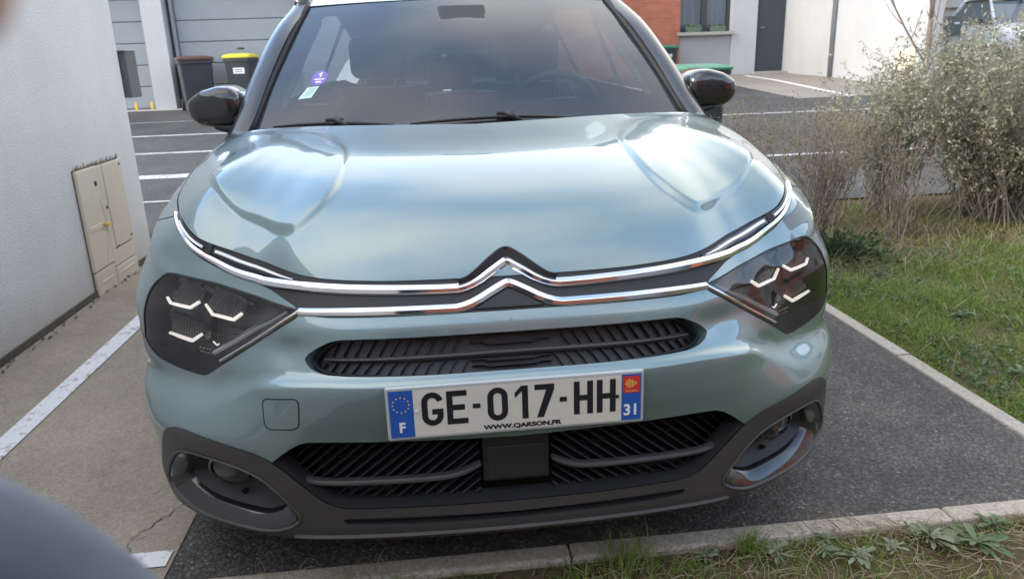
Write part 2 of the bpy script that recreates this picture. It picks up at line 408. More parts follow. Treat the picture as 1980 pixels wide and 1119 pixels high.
crack(wander((-.985, .40), (-.925, .42), 8, .003), .0012); crack(wander((-1.02, .62), (-.95, .66), 8, .003), .001)
# ---------------------------------------------------------------- the white building beside the path
bld = thing('white_building', 'white roughcast building along the path on the left of the car', 'building', (-4.5, -3, 0))
mb = MB(); mb.box((-4.5, -2.675, 1.05), (5.0, 12.65, 2.3)); mb.build('wall', M_WALL, bld, bevel=0.012)
mb = MB(); mb.box((-4.5, -2.675, 2.215), (5.03, 12.68, 0.03)); mb.build('roof_coping', M_STONE, bld, bevel=0.01)
mb = MB(); mb.box((-1.996, -2.7, 0.018), (0.012, 12.6, 0.036)); mb.build('base_joint', grain('joint_dirt', (0.06, 0.05, 0.04), (0.14, 0.12, 0.09), 60, 0.9), bld)
# leaf litter caught along the foot of the wall
mb = MB()
for k in range(70):
    y = random.uniform(0.3, 3.5); s = random.uniform(.003, .010)
    mb.box((-1.975 + random.uniform(0, .03), y, 0.008 + s * .3), (s, s * 1.6, s * .6), random.uniform(0, 3))
mb.build('leaf_litter', M_OLIVE, kind='stuff')

# utility cabinet set in the wall: y 2.74..3.33, z 0..0.68
cab = thing('utility_cabinet', 'beige plastic meter cabinet set in the white roughcast wall on the left', 'cabinet', (-1.99, 3.03, 0))
Y0, Y1, ZT = 2.742, 3.328, 0.678; YM = 3.005
def cbx(name, y0, y1, z0, z1, x=0.016, mat=M_BEIGE, parent=cab, bv=0.004):
    m = MB(); m.box((-2.0 + x / 2 - 0.01, (y0 + y1) / 2, (z0 + z1) / 2), (x + 0.02, y1 - y0, z1 - z0)); return m.build(name, mat, parent, bevel=bv)
cbx('backing', Y0 - .006, Y1 + .006, 0.0, ZT + .006, 0.006, M_BEIGED)
cbx('narrow_door', Y0, YM - .003, 0.135, ZT, 0.022)
cbx('stile', YM + .002, YM + .055, 0.19, ZT - .004, 0.020)
wd = cbx('wide_door', YM + .060, Y1, 0.20, ZT - .004, 0.024)
cbx('lower_panel', Y0 + .004, YM - .003, 0.0, 0.128, 0.020)
cbx('lower_panel', YM + .002, Y1, 0.10, 0.192, 0.020)
cbx('lower_panel', YM + .002, Y1, 0.0, 0.094, 0.022)
cbx('rib', YM + .03, Y1 - .05, 0.052, 0.058, 0.026)
cbx('rib', Y0 + .05, YM - .05, 0.062, 0.068, 0.024)
cbx('nameplate', YM - .075, YM - .045, 0.575, 0.60, 0.0235, M_INK, bv=0)
cbx('vent_plate', Y0 + .03, YM - .06, 0.345, 0.375, 0.0245)
m = MB(); m.tube([(-1.976, YM - .05, .358), (-1.955, YM - .05, .358)], 0.010, 10); m.build('tap', M_YPEG, cab, smooth=True)
m = MB(); m.box((-1.95, YM - .05, .360), (.008, .05, .012)); m.build('tap_handle', M_YPEG, cab, bevel=.003)
m = MB(); m.tube([(-1.981, YM + .03, .44), (-1.974, YM + .03, .44)], 0.009, 12); m.build('lock', M_BEIGED, cab)
for a, b, c, d in ((.115, .13, .56, .60), (.145, .16, .56, .60), (.115, .16, .545, .55)):
    cbx('embossed_mark', YM + a, YM + b, c, d, 0.0255, bv=.002, parent=wd)
for yy, zz in ((Y1 - .03, ZT - .03), (Y1 - .03, .225), (YM + .08, .205)):
    cbx('hinge', yy - .012, yy + .012, zz - .006, zz + .006, 0.027, M_BEIGED, bv=.002)
# curved swage on the narrow door
m = MB(); pts = []
for k in range(13):
    t = k / 12; pts.append((-1.978, YM - .045 + .035 * math.sin(math.pi * t) - .06 * t * t, .50 - .36 * t))
m.tube(pts, [.002 + .005 * math.sin(math.pi * k / 12) for k in range(13)], 6); m.build('swage', M_BEIGE, cab, smooth=True)
# dirty hairs of moss on top of the cabinet
mb = MB()
for k in range(90):
    y = random.uniform(Y0 - .01, Y1 + .005); h = random.uniform(.008, .03)
    mb.tube([(-1.992, y, ZT + .004), (-1.985 + random.uniform(-.004, .006), y + random.uniform(-.006, .006), ZT + .004 + h)], [.0022, .0006], 3)
mb.build('dry_moss', M_TWIG, kind='stuff')
# mailbox on the end wall of that building
mbx = thing('mailbox', 'dark grey metal box fixed to the far end of the white wall', 'mailbox', (-2.02, 3.7, 1.0))
m = MB(); m.box((-2.045, 3.745, 1.145), (0.165, 0.17, 0.275)); m.build('casing', M_DGREY, mbx, bevel=.005)
m = MB(); m.box((-2.045, 3.74, 1.287), (0.175, 0.19, 0.010)); m.build('lid', pbr('mailbox_lid', (.30, .31, .31), .5), mbx, bevel=.003)

# ---------------------------------------------------------------- garages across the street
gar = thing('garage_building', 'garage block with grey sectional doors between white pillars across the street', 'building', (-4, 13.6, 0.42))
def gbox(name, x0, x1, y0, y1, z0, z1, mat, parent=gar, bv=0.01):
    m = MB(); m.box(((x0 + x1) / 2, (y0 + y1) / 2, (z0 + z1) / 2), (x1 - x0, y1 - y0, z1 - z0)); return m.build(name, mat, parent, bevel=bv)
GB = 0.40
gbox('pillar', -5.13, -4.76, 13.55, 15.0, GB - .3, 4.2, M_WHITE)
gbox('pillar', -8.1, -7.7, 13.55, 15.0, GB - .3, 4.2, M_WHITE)
gbox('wall', -2.42, 1.0, 13.55, 19.0, GB - .3, 4.6, M_WHITE)
gbox('lintel', -8.2, -2.40, 13.56, 15.0, 2.70, 4.6, M_WHITE)
gbox('rear_wall', -8.1, -2.42, 15.0, 15.2, 0, 4.6, M_WHITE)
gbox('threshold', -8.1, -2.42, 13.45, 13.9, GB - .2, GB + .035, M_STONE)
for dx0, dx1 in ((-7.68, -5.15), (-4.70, -2.44)):
    dr = gbox('door_frame', dx0, dx0 + .06, 13.74, 13.90, GB, 2.70, M_GARAGE)
    gbox('door_frame', dx1 - .06, dx1, 13.74, 13.90, GB, 2.70, M_GARAGE)
    zs = [GB + .045, .84, 1.22, 1.60, 1.975, 2.35, 2.70]
    for a, b in zip(zs[:-1], zs[1:]):
        gbox('door_panel', dx0 + .065, dx1 - .065, 13.82, 13.87, a + .006, b - .006, M_GARAGE, bv=.012)
    gbox('door_seal', dx0 + .05, dx1 - .05, 13.835, 13.90, GB + .02, 2.7, M_FRAME, bv=0)
for x in (-5.50, -5.22):
    p = MB(); p.box((x, 13.62, GB + .105), (.045, .03, .13)); p.build('yellow_peg', M_YPEG, gar, bevel=.006)

def wheelie_bin(name, label, x, y, rot, wd, dp, h, lid, group, sticker=None, tilt=0.0):
    z0 = float(gz(y)) + .008
    t = thing(name, label, 'bin', (x, y, z0), group)
    def P(px, py, pz): 
        c, s = math.cos(rot), math.sin(rot); return (x + c * px - s * py, y + s * px + c * py, z0 + pz)
    def ring(fx, fy, z, n=5, oy=0.0):
        r = min(fx, fy) * .18; out = []
        for cx, cy, a0 in ((fx - r, fy - r, 0), (-fx + r, fy - r, 90), (-fx + r, -fy + r, 180), (fx - r, -fy + r, 270)):
            for k in range(n):
                a = math.radians(a0 + 90 * k / (n - 1)); out.append(P(cx + r * math.cos(a), cy + r * math.sin(a) + oy, z))
        return out
    hb = h * .93
    b = MB(); b.rings([ring(wd * .38, dp * .36, .04), ring(wd * .395, dp * .375, .10), ring(wd * .46, dp * .46, hb * .93), ring(wd * .5, dp * .5, hb * .935), ring(wd * .5, dp * .5, hb)], capA=True, capB=True)
    b.build('body', M_BINB, t, auto=35)
    l = MB(); l.rings([ring(wd * .51, dp * .53, hb + .004), ring(wd * .515, dp * .535, hb + .03), ring(wd * .48, dp * .48, hb + .055), ring(wd * .30, dp * .30, hb + .075)], capA=True, capB=True)
    lo = l.build('lid', lid, t, auto=40)
    for sx in (-.22, .22):
        r2 = MB(); r2.box(P(wd * sx, 0, hb + .066), (wd * .12, dp * .6, .022), rot); r2.build('lid_rib', lid, lo, bevel=.006)
    hd = MB(); hd.tube([P(-wd * .42, dp * .52, hb), P(-wd * .42, dp * .62, hb + .01), P(wd * .42, dp * .62, hb + .01), P(wd * .42, dp * .52, hb)], .016, 8); hd.build('handle', M_BINB, t, smooth=True)
    for sx in (-1, 1):
        wl = MB(); wl.tube([P(sx * wd * .40, dp * .40, .10), P(sx * wd * .48, dp * .40, .10)], .10, 18); wl.build('wheel', M_RUBBER, t, auto=40)
    if sticker:
        sx, sz, sw, sh = sticker
        c = P(sx, -dp * (.375 + .085 * (sz / (hb * .93))) - .004, sz)
        st = MB(); st.box(c, (sw, .004, sh), rot, ); so = st.build('sticker', M_STICK, t)
        for q in range(2):
            pr = MB(); pr.box(P(sx, -dp * (.375 + .085 * (sz / (hb * .93))) - .0065, sz + (.018 - .036 * q)), (sw * (.7 - .1 * q), .002, sh * .13), rot); pr.build('print', M_INK, so)
    return t
wheelie_bin('wheelie_bin', 'black wheelie bin with a brown lid in front of the garage pillar', -4.24, 13.18, .35, .60, .68, .93, M_BROWN, 'bins by the garages')
wheelie_bin('wheelie_bin', 'black wheelie bin with a yellow lid and white sticker before the garage door', -3.44, 13.25, -.12, .49, .52, .94, M_YELLOW, 'bins by the garages', (.02, .66, .20, .10))
mush = thing('door_stop_knob', 'small dark knob on a thin stem above the yellow bin lid', 'knob', (-3.47, 13.45, 1.36))
m = MB(); m.tube([(-3.47, 13.45, 1.36), (-3.47, 13.45, 1.45)], .008, 8); m.build('stem', M_ZINC, mush)
m = MB(); m.tube([(-3.47, 13.45, 1.435), (-3.47, 13.45, 1.445), (-3.47, 13.45, 1.465), (-3.47, 13.45, 1.475)], [.03, .07, .07, .04], 16); m.build('cap', M_BINB, mush, smooth=True)
wheelie_bin('wheelie_bin', 'black wheelie bin with a green lid behind the right door mirror', 3.06, 7.75, .12, .62, .70, .83, M_GREEN, 'bins with green lids')
wheelie_bin('wheelie_bin', 'distant black bin with green lid against the red brick wall', 5.55, 16.95, -.15, .50, .56, .74, M_GREEN, 'bins with green lids', (.05, .52, .10, .07))

# ---------------------------------------------------------------- house with brick bay, window and dark door
hs = thing('house', 'white and red brick house with a dark door across the street', 'house', (7, 17.5, .6))
def hbox(name, x0, x1, y0, y1, z0, z1, mat, parent=hs, bv=0.008):
    return gbox(name, x0, x1, y0, y1, z0, z1, mat, parent, bv)
HB = 0.2
hbox('brick_wall', 1.0, 6.05, 17.5, 22, HB, 6.0, M_BRICK)
hbox('grey_panel', 6.05, 7.345, 17.53, 22, HB, 1.50, M_GREYR)
hbox('wall', 7.345, 7.99, 17.5, 22, HB, 6.0, M_WHITE)
hbox('wall', 7.99, 8.90, 17.62, 22, 2.75, 6.0, M_WHITE)
hbox('wall', 6.05, 7.345, 17.53, 22, 2.75, 6.0, M_WHITE)
hbox('wing_wall', 8.75, 9.05, 11.95, 17.62, HB, 6.0, M_WHITE)
hbox('wing_wall', 9.05, 9.9, 13.2, 17, HB, 6.0, M_WHITE)
dr = hbox('door', 8.035, 8.745, 17.60, 17.66, .60, 2.70, M_DOOR)
hbox('door_frame', 7.985, 8.03, 17.56, 17.68, .57, 2.74, M_DOOR)
m = MB(); m.tube([(8.12, 17.57, 1.63), (8.12, 17.53, 1.63), (8.22, 17.53, 1.63)], .012, 8); m.build('handle', M_ZINC, dr, smooth=True)
hbox('doorstep', 7.9, 8.749, 17.25, 17.60, HB, .595, M_STONE)
hbox('window_sill', 5.98, 7.39, 17.38, 17.60, 1.495, 1.57, M_STONE)
wn = hbox('window_frame', 6.05, 7.345, 17.66, 17.72, 1.571, 1.66, M_FRAME)
for x0, x1 in ((6.05, 6.10), (6.62, 6.76), (7.27, 7.345)):
    hbox('window_frame', x0, x1, 17.655, 17.725, 1.57, 2.76, M_FRAME)
for x0, x1 in ((6.10, 6.62), (6.76, 7.27)):
    hbox('pane', x0, x1, 17.69, 17.70, 1.66, 2.75, M_WGLASS, bv=0)
    # gathered curtain
    m = MB(); n = 40; V = []; Q = []
    for k in range(n + 1):
        x = x0 - .02 + (x1 - x0 + .04) * k / n; yy = 17.80 + .03 * math.sin(k * 1.7) + .012 * math.sin(k * 4.1 + x0)
        V += [(x, yy, 1.6), (x, yy, 2.8)]
    Q = [(2 * k, 2 * k + 2, 2 * k + 3, 2 * k + 1) for k in range(n)]
    m.add(V, Q); m.build('curtain', M_CURTAIN, hs, smooth=True)
for xx in (6.37, 6.98):
    bx = thing('flower_box', 'green flower box on the window sill, %s one' % ('left' if xx < 6.6 else 'right'), 'planter', (xx, 17.47, 1.57), 'flower boxes')
    m = MB(); m.add([(xx + sx * (.17 + .02 * k), 17.47 + sy * (.055 + .01 * k), 1.572 + .12 * k) for k in (0, 1) for sx, sy in ((-1, -1), (1, -1), (1, 1), (-1, 1))],
          [(0, 3, 2, 1), (4, 5, 6, 7), (0, 1, 5, 4), (1, 2, 6, 5), (2, 3, 7, 6), (3, 0, 4, 7)]); m.build('trough', pbr('planter_green_%d' % int(xx * 10), (.10, .15, .11), .6), bx, bevel=.006)
    m = MB()
    for k in range(60):
        a = Vector((xx + random.uniform(-.16, .16), 17.47 + random.uniform(-.05, .05), 1.69)); d = Vector((random.uniform(-.04, .04), random.uniform(-.04, .04), random.uniform(.02, .09)))
        sd_ = Vector((random.uniform(-1, 1), random.uniform(-1, 1), 0)) * .014
        m.add([a, a + d * .6 + sd_, a + d, a + d * .6 - sd_], [(0, 1, 2, 3)])
    m.build('foliage', M_WEED, bx)
m = MB(); m.tube([(8.70, 15.14, .47), (8.70, 15.14, 5.9)], .05, 14); dp = m.build('downpipe', M_ZINC, hs, smooth=True)
for z in (.95, 2.2, 3.5):
    m = MB(); m.tube([(8.70, 15.14, z), (8.70, 15.14, z + .03)], .056, 14); m.build('clip', M_ZINC, dp, smooth=True)
c2 = thing('utility_cabinet', 'cream meter cabinet on the far white wall behind the young tree', 'cabinet', (8.72, 12.45, .37))
hbox('casing', 8.70, 8.76, 12.16, 12.76, .36, 1.06, M_BEIGE, c2)
hbox('door', 8.685, 8.701, 12.19, 12.73, .58, 1.04, M_BEIGE, c2, .003)
hbox('lower_panel', 8.688, 8.701, 12.19, 12.73, .37, .565, M_BEIGE, c2, .003)
hbox('latch', 8.678, 8.686, 12.66, 12.68, .86, .90, M_BEIGED, c2, 0)
# grey rear house at far right with a dark letter panel
h2 = thing('grey_house', 'grey rendered house at the far right behind the white car', 'house', (14, 21, .6))
hbox('wall', 9.9, 24, 19.5, 26, HB, 6.2, M_GREYR, h2)
hbox('plinth', 9.9, 24, 19.44, 19.5, HB, .95, M_WHITE, h2)
hbox('cornice', 9.9, 24, 19.40, 19.5, 2.02, 2.06, M_DGREY, h2)
lb = hbox('letter_panel', 10.35, 10.86, 13.98, 14.04, 1.25, 1.66, M_DGREY, None); tag(lb, 'dark grey letter panel standing right of the young tree trunk', 'panel')
hbox('post', 10.58, 10.63, 13.99, 14.03, .40, 1.26, M_DGREY, lb, 0)
hbox('slot', 10.68, 10.79, 13.965, 13.979, 1.50, 1.535, M_STICK, lb, 0)

# ---------------------------------------------------------------- houses behind the photographer (seen mirrored in the paint)
bh = thing('terrace_house', 'brick and render terrace behind the photographer, mirrored in the bonnet', 'house', (0, -11, 0))
hbox('wall', -14, -3.0, -18, -11, -.2, 6.8, M_GREYR, bh); hbox('wall', -3.0, 4.5, -18, -10.6, -.2, 7.0, M_BRICK, bh); hbox('wall', 4.5, 16, -18, -11, -.2, 6.6, M_GREYR, bh)  # terrace made taller and closer to block sky and darken the car's front
hbox('gutter', -14.2, 16.2, -10.7, -10.4, 6.5, 6.7, pbr('gutter_orange', (.50, .24, .09), .6), bh)
for x in (-11, -7, -1.5, 2.2, 7, 11):
    hbox('window', x - .6, x + .6, -11.1 if abs(x) > 3 else -10.7, -10.97 if abs(x) > 3 else -10.57, 1.0, 2.4, M_FRAME, bh); hbox('window', x - .6, x + .6, -11.1 if abs(x) > 3 else -10.7, -10.97 if abs(x) > 3 else -10.57, 3.9, 5.2, M_FRAME, bh)

sh_ = thing('added_side_house', 'grey rendered house added out of frame to the right, blocking the bright horizon in the bumper', 'house', (15, 0, 0))  # unseen house, added to block the bright right-hand horizon in the bumper
hbox('wall', 12, 18, -9, 8.2, -.2, 4.6, M_GREYR, sh_); hbox('wall', 11.9, 18.1, -9.1, -2, -.2, 4.8, M_BRICK, sh_)
hbox('eave', 11.6, 18.3, -9.3, 8.4, 4.8, 5.0, M_DGREY, sh_)
for y in (-6.5, -3.8, 0.5, 3.4, 6.2):
    hbox('window', 11.86 if y < -2 else 11.96, 12.05, y - .6, y + .6, 1.0, 2.3, M_FRAME, sh_)

# ================================================================== THE CAR
def cspline(P):
    P = np.array(P, float); d = np.r_[0, np.cumsum(np.linalg.norm(np.diff(P, axis=0), axis=1))]
    n = len(P); T = np.zeros_like(P)
    for i in range(n):
        a = max(i - 1, 0); b = min(i + 1, n - 1); T[i] = (P[b] - P[a]) / (d[b] - d[a])
    def ev(u):
        u = np.clip(np.asarray(u, float), 0, d[-1]); k = np.clip(np.searchsorted(d, u, side='right') - 1, 0, n - 2)
        h = (d[k + 1] - d[k]); t = ((u - d[k]) / h)[..., None]; h = h[..., None]
        return (2*t**3-3*t**2+1)*P[k]+(t**3-2*t**2+t)*h*T[k]+(-2*t**3+3*t**2)*P[k+1]+(t**3-t**2)*h*T[k+1]
    return ev, d
def lut(tab):
    xs = np.array([a for a, _ in tab], float); ys = np.array([b for _, b in tab], float); m = np.gradient(ys, xs)
    def g(x):
        x = np.clip(np.asarray(x, float), xs[0], xs[-1]); k = np.clip(np.searchsorted(xs, x, side='right') - 1, 0, len(xs) - 2)
        h = xs[k + 1] - xs[k]; t = (x - xs[k]) / h
        return (2*t**3-3*t**2+1)*ys[k]+(t**3-2*t**2+t)*h*m[k]+(-2*t**3+3*t**2)*ys[k+1]+(t**3-t**2)*h*m[k+1]
    return g
def sstep(a, b, x):
    t = np.clip((np.asarray(x, float) - a) / (b - a), 0, 1); return t * t * (3 - 2 * t)
BP = [(0,0),(.15,.003),(.30,.012),(.45,.03),(.56,.060),(.66,.11),(.742,.172),(.805,.245),(.85,.335),(.875,.43),(.89,.55),(.898,.72),(.90,1.0),(.90,1.5),(.90,2.5),(.895,3.2),(.88,3.7),(.85,3.98),(.79,4.14),(.69,4.24),(.55,4.30),(.35,4.34),(.15,4.358),(0,4.36)]
Bev, Bd = cspline(BP); SEND = Bd[-1]
Pf = lut([(.11,.11),(.15,.060),(.20,.032),(.25,.026),(.30,.022),(.40,.014),(.44,.008),(.50,.0),(.56,.003),(.60,.02),(.65,.05),(.69,.075),(.72,.095),(.76,.12),(.80,.15),(.85,.21),(.9,.28),(1.0,.44)])
Ps = lut([(.11,.08),(.16,.030),(.21,.012),(.26,.004),(.35,.0),(.45,.0),(.60,0),(.68,.004),(.74,.03),(.77,.045),(.83,.08),(.86,.115),(.90,.17),(.94,.24),(.98,.32),(1.05,.5)])
EX = lut([(0,0),(.36,0),(.5,.018),(.62,.05),(.74,.07),(.84,.052),(.95,.018),(1.08,.003),(1.25,0),(6,0)])
Zs = lut([(0,0),(.45,0),(.6,.03),(.8,.065),(1.0,.085),(1.4,.14),(2.2,.15),(3.2,.16),(4.0,.17),(4.36,.17)])
SH = lut([(0,.560),(.30,.560),(.42,.560),(.50,.553),(.55,.543),(.60,.517),(.65,.492),(.69,.473),(.74,.468),(.86,.464),(.97,.466),(1.2,.47),(6,.47)])   # shoulder line of the bumper
def relief(s, z):
    q = SH(s) - z
    wc = sstep(.54, .70, s)
    wu = .013 + .036 * sstep(.50, .72, s)                                         # the ledge widens towards the corner
    tl = np.clip((q + wu) / wu, 0, 1); st_ = .35 * tl + .65 * tl * tl * (3 - 2 * tl)   # 1 below the shoulder line, a crease along it
    r = -(1 - wc) * .019 * (1 - st_) * (1 - sstep(.61, .67, z) * .75)
    out = 1 - sstep(.95, 1.12, s)
    r = r + wc * out * (.010 * st_ * sstep(.33, .45, z) - .007 * np.exp(-((z - SH(s) - .045) / .026) ** 2))
    r = r - .013 * np.exp(-((s - .475) / .06) ** 2 - ((z - .607) / .034) ** 2)      # hollow outside the grille tips
    r = r + .002 * np.exp(-((s - .70 - (z - .50) * .9) / .05) ** 2) * sstep(.455, .50, z) * (1 - sstep(.50, .56, z))   # ridge below the headlight
    r = r + .006 * np.exp(-((z - .745 - (s - .88) * .33) / .016) ** 2) * sstep(.84, .90, s) * (1 - sstep(1.15, 1.45, s))  # fender crease
    return r
def F(s, z, off=0.0):
    s = np.asarray(s, float); z = np.asarray(z, float)
    b = Bev(s); e = 1e-3; s1 = np.clip(s, 2e-3, SEND - 2e-3)
    t = Bev(s1 + e) - Bev(s1 - e); t = t / np.linalg.norm(t, axis=-1)[..., None]
    n = np.stack([-t[..., 1], t[..., 0]], -1)
    x, y = b[..., 0], b[..., 1]
    wt = np.where(y > 2.5, 1.0, sstep(.50, .88, x))
    zs = z - Zs(y) * sstep(.55, .75, z)
    d = (1 - wt) * Pf(z) + wt * Ps(zs) + EX(s) * sstep(.40, .56, z) * (1 - sstep(.78, .9, z) * .4) - relief(s, z)
    p = b + n * (d - off)[..., None]
    return np.stack([p[..., 0], p[..., 1], z + 0 * p[..., 0]], -1)
def NRM(s, z):
    e = 3.5e-3; s = np.asarray(s, float); z = np.asarray(z, float)
    a = F(np.clip(s + e, 0, SEND), z) - F(np.clip(s - e, 0, SEND), z); b = F(s, z + e) - F(s, z - e)
    n = np.cross(a, b); return n / np.linalg.norm(n, axis=-1)[..., None]
def FO(s, z, o):
    """point off the shell; s may be negative (other side of the car)"""
    s = np.asarray(s, float); z = np.asarray(z, float); sg = np.where(s < 0, -1.0, 1.0)
    p = F(np.abs(s), z) + NRM(np.abs(s), z) * np.asarray(o, float)[..., None] if hasattr(o, '__len__') else F(np.abs(s), z) + NRM(np.abs(s), z) * o
    p = p.copy(); p[..., 0] *= sg; return p

# ---- car materials
def m_paint(name, base, metal=.50, rough=.38):
    m, t, p = new_mat(name); v = coords(t)
    fl = nd(t, 'ShaderNodeTexVoronoi', Scale=1400.0); t.links.new(v, fl.inputs['Vector'])
    c = mixc(t, 0.30, base, ramp(t, fl.outputs['Color'], [(0.0, tuple(k * .72 for k in base)), (1.0, tuple(min(1, k * 1.4) for k in base))]))
    dust = noise(t, v, 7, 6, .7); d2 = noise(t, v, 300, 2)
    c = mixc(t, math_n(t, 'MULTIPLY', ramp(t, dust, [(.45, (0, 0, 0)), (.8, (1, 1, 1))]), .10), c, (.42, .40, .36))
    t.links.new(c, p.inputs['Base Color']); p.inputs['Metallic'].default_value = metal; p.inputs['Roughness'].default_value = rough
    p.inputs['Coat Weight'].default_value = 1.0; p.inputs['Coat IOR'].default_value = 1.72
    t.links.new(ramp(t, dust, [(.3, (.012,) * 3), (.8, (.05,) * 3)]), p.inputs['Coat Roughness'])
    return m
M_PAINT = m_paint('teal_metallic_paint', (.15, .23, .24))
M_CLAD = grain('grained_black_plastic', (.046, .042, .042), (.066, .061, .060), 420, .5, .25, .0006, mottled=2)
M_BLKM = grain('matt_black_plastic', (.018, .018, .020), (.026, .026, .028), 300, .5, .15, .0004)
M_BLKG = pbr('gloss_black', (.012, .012, .014), .16, 0, .6, .04)
M_GRILLE = pbr('grille_plastic', (.016, .017, .021), .45)
M_VOID = pbr('dark_cavity', (.006, .006, .007), .8)
M_CHROME = pbr('chrome', (.80, .80, .81), .07, 1.0)
M_SATIN = pbr('satin_trim', (.55, .54, .52), .25, 1.0)
M_LED = pbr('white_light_guide', (.86, .86, .85), .3)
M_DRL = pbr('lit_light_guide', (.86, .86, .85), .3); M_DRL.node_tree.nodes['Principled BSDF'].inputs['Emission Color'].default_value = (1, .98, .95, 1); M_DRL.node_tree.nodes['Principled BSDF'].inputs['Emission Strength'].default_value = .12
M_LAMPIN = pbr('lamp_interior', (.12, .12, .125), .30, .3)
M_LAMPIN2 = pbr('lamp_reflector', (.20, .20, .205), .3, .7)
M_TRIMIN = pbr('cabin_dark', (.022, .024, .027), .65)
M_DASH = pbr('dashboard_grey', (.045, .05, .054), .6)
M_LINER = pbr('roof_liner', (.33, .34, .34), .9)
M_SEAT = pbr('seat_fabric', (.03, .032, .036), .9, sheen=.3)
M_MIRG = pbr('mirror_glass', (.8, .8, .8), .02, 1.0)
M_GLBLK = pbr('glass_frit', (.020, .023, .030), .08, 0, .4, .02)

car = thing('car', 'teal green metallic hatchback parked nose first, seen from the front', 'car', (0, 1.5, 0))

# ---- outlines on the shell, (s, z)
HL = [(.458,.695),(.864,.744),(.884,.745),(.914,.727),(.930,.706),(.932,.672),(.945,.63),(.957,.589),(.932,.571),(.895,.553),(.825,.542),(.763,.536),(.735,.538),(.714,.546),(.668,.571),(.580,.619),(.491,.666),(.454,.684)]
FOG = [(.480,.248),(.490,.268),(.530,.317),(.562,.343),(.596,.359),(.652,.374),(.713,.380),(.753,.378),(.784,.367),(.811,.348),(.842,.315),(.872,.274),(.870,.25),(.832,.234),(.775,.219),(.703,.212),(.635,.208),(.576,.2035),(.543,.206),(.502,.220),(.483,.234)]
UG = [(0,.641),(.20,.642),(.342,.642),(.375,.639),(.406,.6255),(.432,.610),(.439,.600),(.428,.588),(.405,.5785),(.372,.573),(.2,.5705),(0,.570)]
LG = [(0,.425),(.262,.431),(.427,.435),(.452,.431),(.478,.417),(.525,.381),(.506,.368),(.470,.333),(.437,.300),(.410,.279),(.378,.268),(.34,.2665),(.15,.264),(0,.264)]
SLOT = [(0,.237),(.374,.243),(.386,.237),(.370,.224),(0,.2195)]
CLADTOP = [(.525,.381),(.542,.391),(.58,.406),(.648,.421),(.70,.429),(.755,.432),(.789,.428),(.811,.416),(.832,.395),(.853,.37),(.875,.34),(.905,.30),(.94,.25),(.975,.20),(.985,.17)]
BANDLOW = [(0,.681),(.20,.682),(.44,.682),(.4585,.6985),(.50,.714),(.56,.731),(.687,.746),(.777,.768),(.836,.793),(.876,.815),(.94,.838),(1.01,.8535),(1.035,.8605),(1.045,.8645)]
Gt = lut([(0,.744),(.15,.745),(.30,.748),(.40,.753),(.45,.758),(.52,.768),(.65,.786),(.775,.807),(.82,.818),(.88,.836),(.94,.852),(1.04,.864),(1.15,.874),(1.3,.902),(1.5,.942),(1.62,.958),(1.70,.970),(1.78,.985)])
C1 = [(.073,.7265),(.15,.7265),(.27,.7305),(.367,.734),(.44,.738),(.570,.7415),(.693,.7555),(.777,.778),(.84,.803),(.876,.821),(.94,.844),(1.012,.858)]
C2 = [(.077,.690),(.15,.691),(.30,.692),(.452,.692)]
def chaikin(P, n=2, closed=False):
    P = [np.array(p, float) for p in P]
    for _ in range(n):
        Q = []
        m = len(P)
        rngk = range(m) if closed else range(m - 1)
        if not closed: Q.append(P[0])
        for i in rngk:
            a, b = P[i], P[(i + 1) % m]
            Q += [a * .75 + b * .25, a * .25 + b * .75]
        if not closed: Q.append(P[-1])
        P = Q
    return [tuple(p) for p in P]
def dens(P, step, closed=False):
    P = [np.array(p, float) for p in P]; out = []
    m = len(P)
    for i in range(m if closed else m - 1):
        a, b = P[i], P[(i + 1) % m]; k = max(1, int(np.linalg.norm(b - a) / step))
        out += [tuple(a + (b - a) * j / k) for j in range(k)]
    if not closed: out.append(tuple(P[-1]))
    return out
def inpoly(P, poly):
    P = np.asarray(P, float); Q = np.asarray(poly, float); x, y = P[:, 0], P[:, 1]
    c = np.zeros(len(P), bool); j = len(Q) - 1
    for i in range(len(Q)):
        xi, yi = Q[i]; xj, yj = Q[j]
        if yi != yj: c ^= ((yi > y) != (yj > y)) & (x < (xj - xi) * (y - yi) / (yj - yi) + xi)
        j = i
    return c
def crisp(P, keep, f=.12):
    """double the kept corners so that rounding leaves them tight"""
    out = []; n = len(P)
    for i, p in enumerate(P):
        if i in keep:
            a, b, c = (np.array(q, float) for q in (P[i - 1], p, P[(i + 1) % n])); out += [tuple(b + (a - b) * f), tuple(b), tuple(b + (c - b) * f)]
        else: out.append(p)
    return out
HL = [(.458,.695),(.870,.7455),(.887,.7450),(.917,.727),(.932,.706),(.934,.672),(.946,.63),(.958,.589),(.932,.570),(.895,.552),(.825,.541),(.760,.535),(.735,.5365),(.714,.546),(.668,.571),(.580,.619),(.491,.666),(.454,.684)]
HLr = chaikin(crisp(HL, (0, 1, 7, 11, 12)), 2, True); FOGr = chaikin(crisp(FOG, (0, 7, 11, 19, 20)), 1, True)
UGr = chaikin(crisp(UG, (6,), .3), 2); LGr = chaikin(crisp(LG, (5,), .15), 2); SLOTr = chaikin(SLOT, 2)
CLr = chaikin(CLADTOP, 2); BLr = chaikin(BANDLOW, 1)
AR = 0.365
def arch(sc, n=40):
    out = []
    for k in range(n + 1):
        a = math.pi * (1.0 - k / n) * 1.16 - math.pi * .08
        out.append((sc + AR * math.cos(a), .335 + AR * math.sin(a)))
    return out
S1, S2 = 1.507, 4.177
A1, A2 = arch(S1), arch(S2)
A1 = [p for p in A1 if p[1] > .205]; A2 = [p for p in A2 if p[1] > .205]
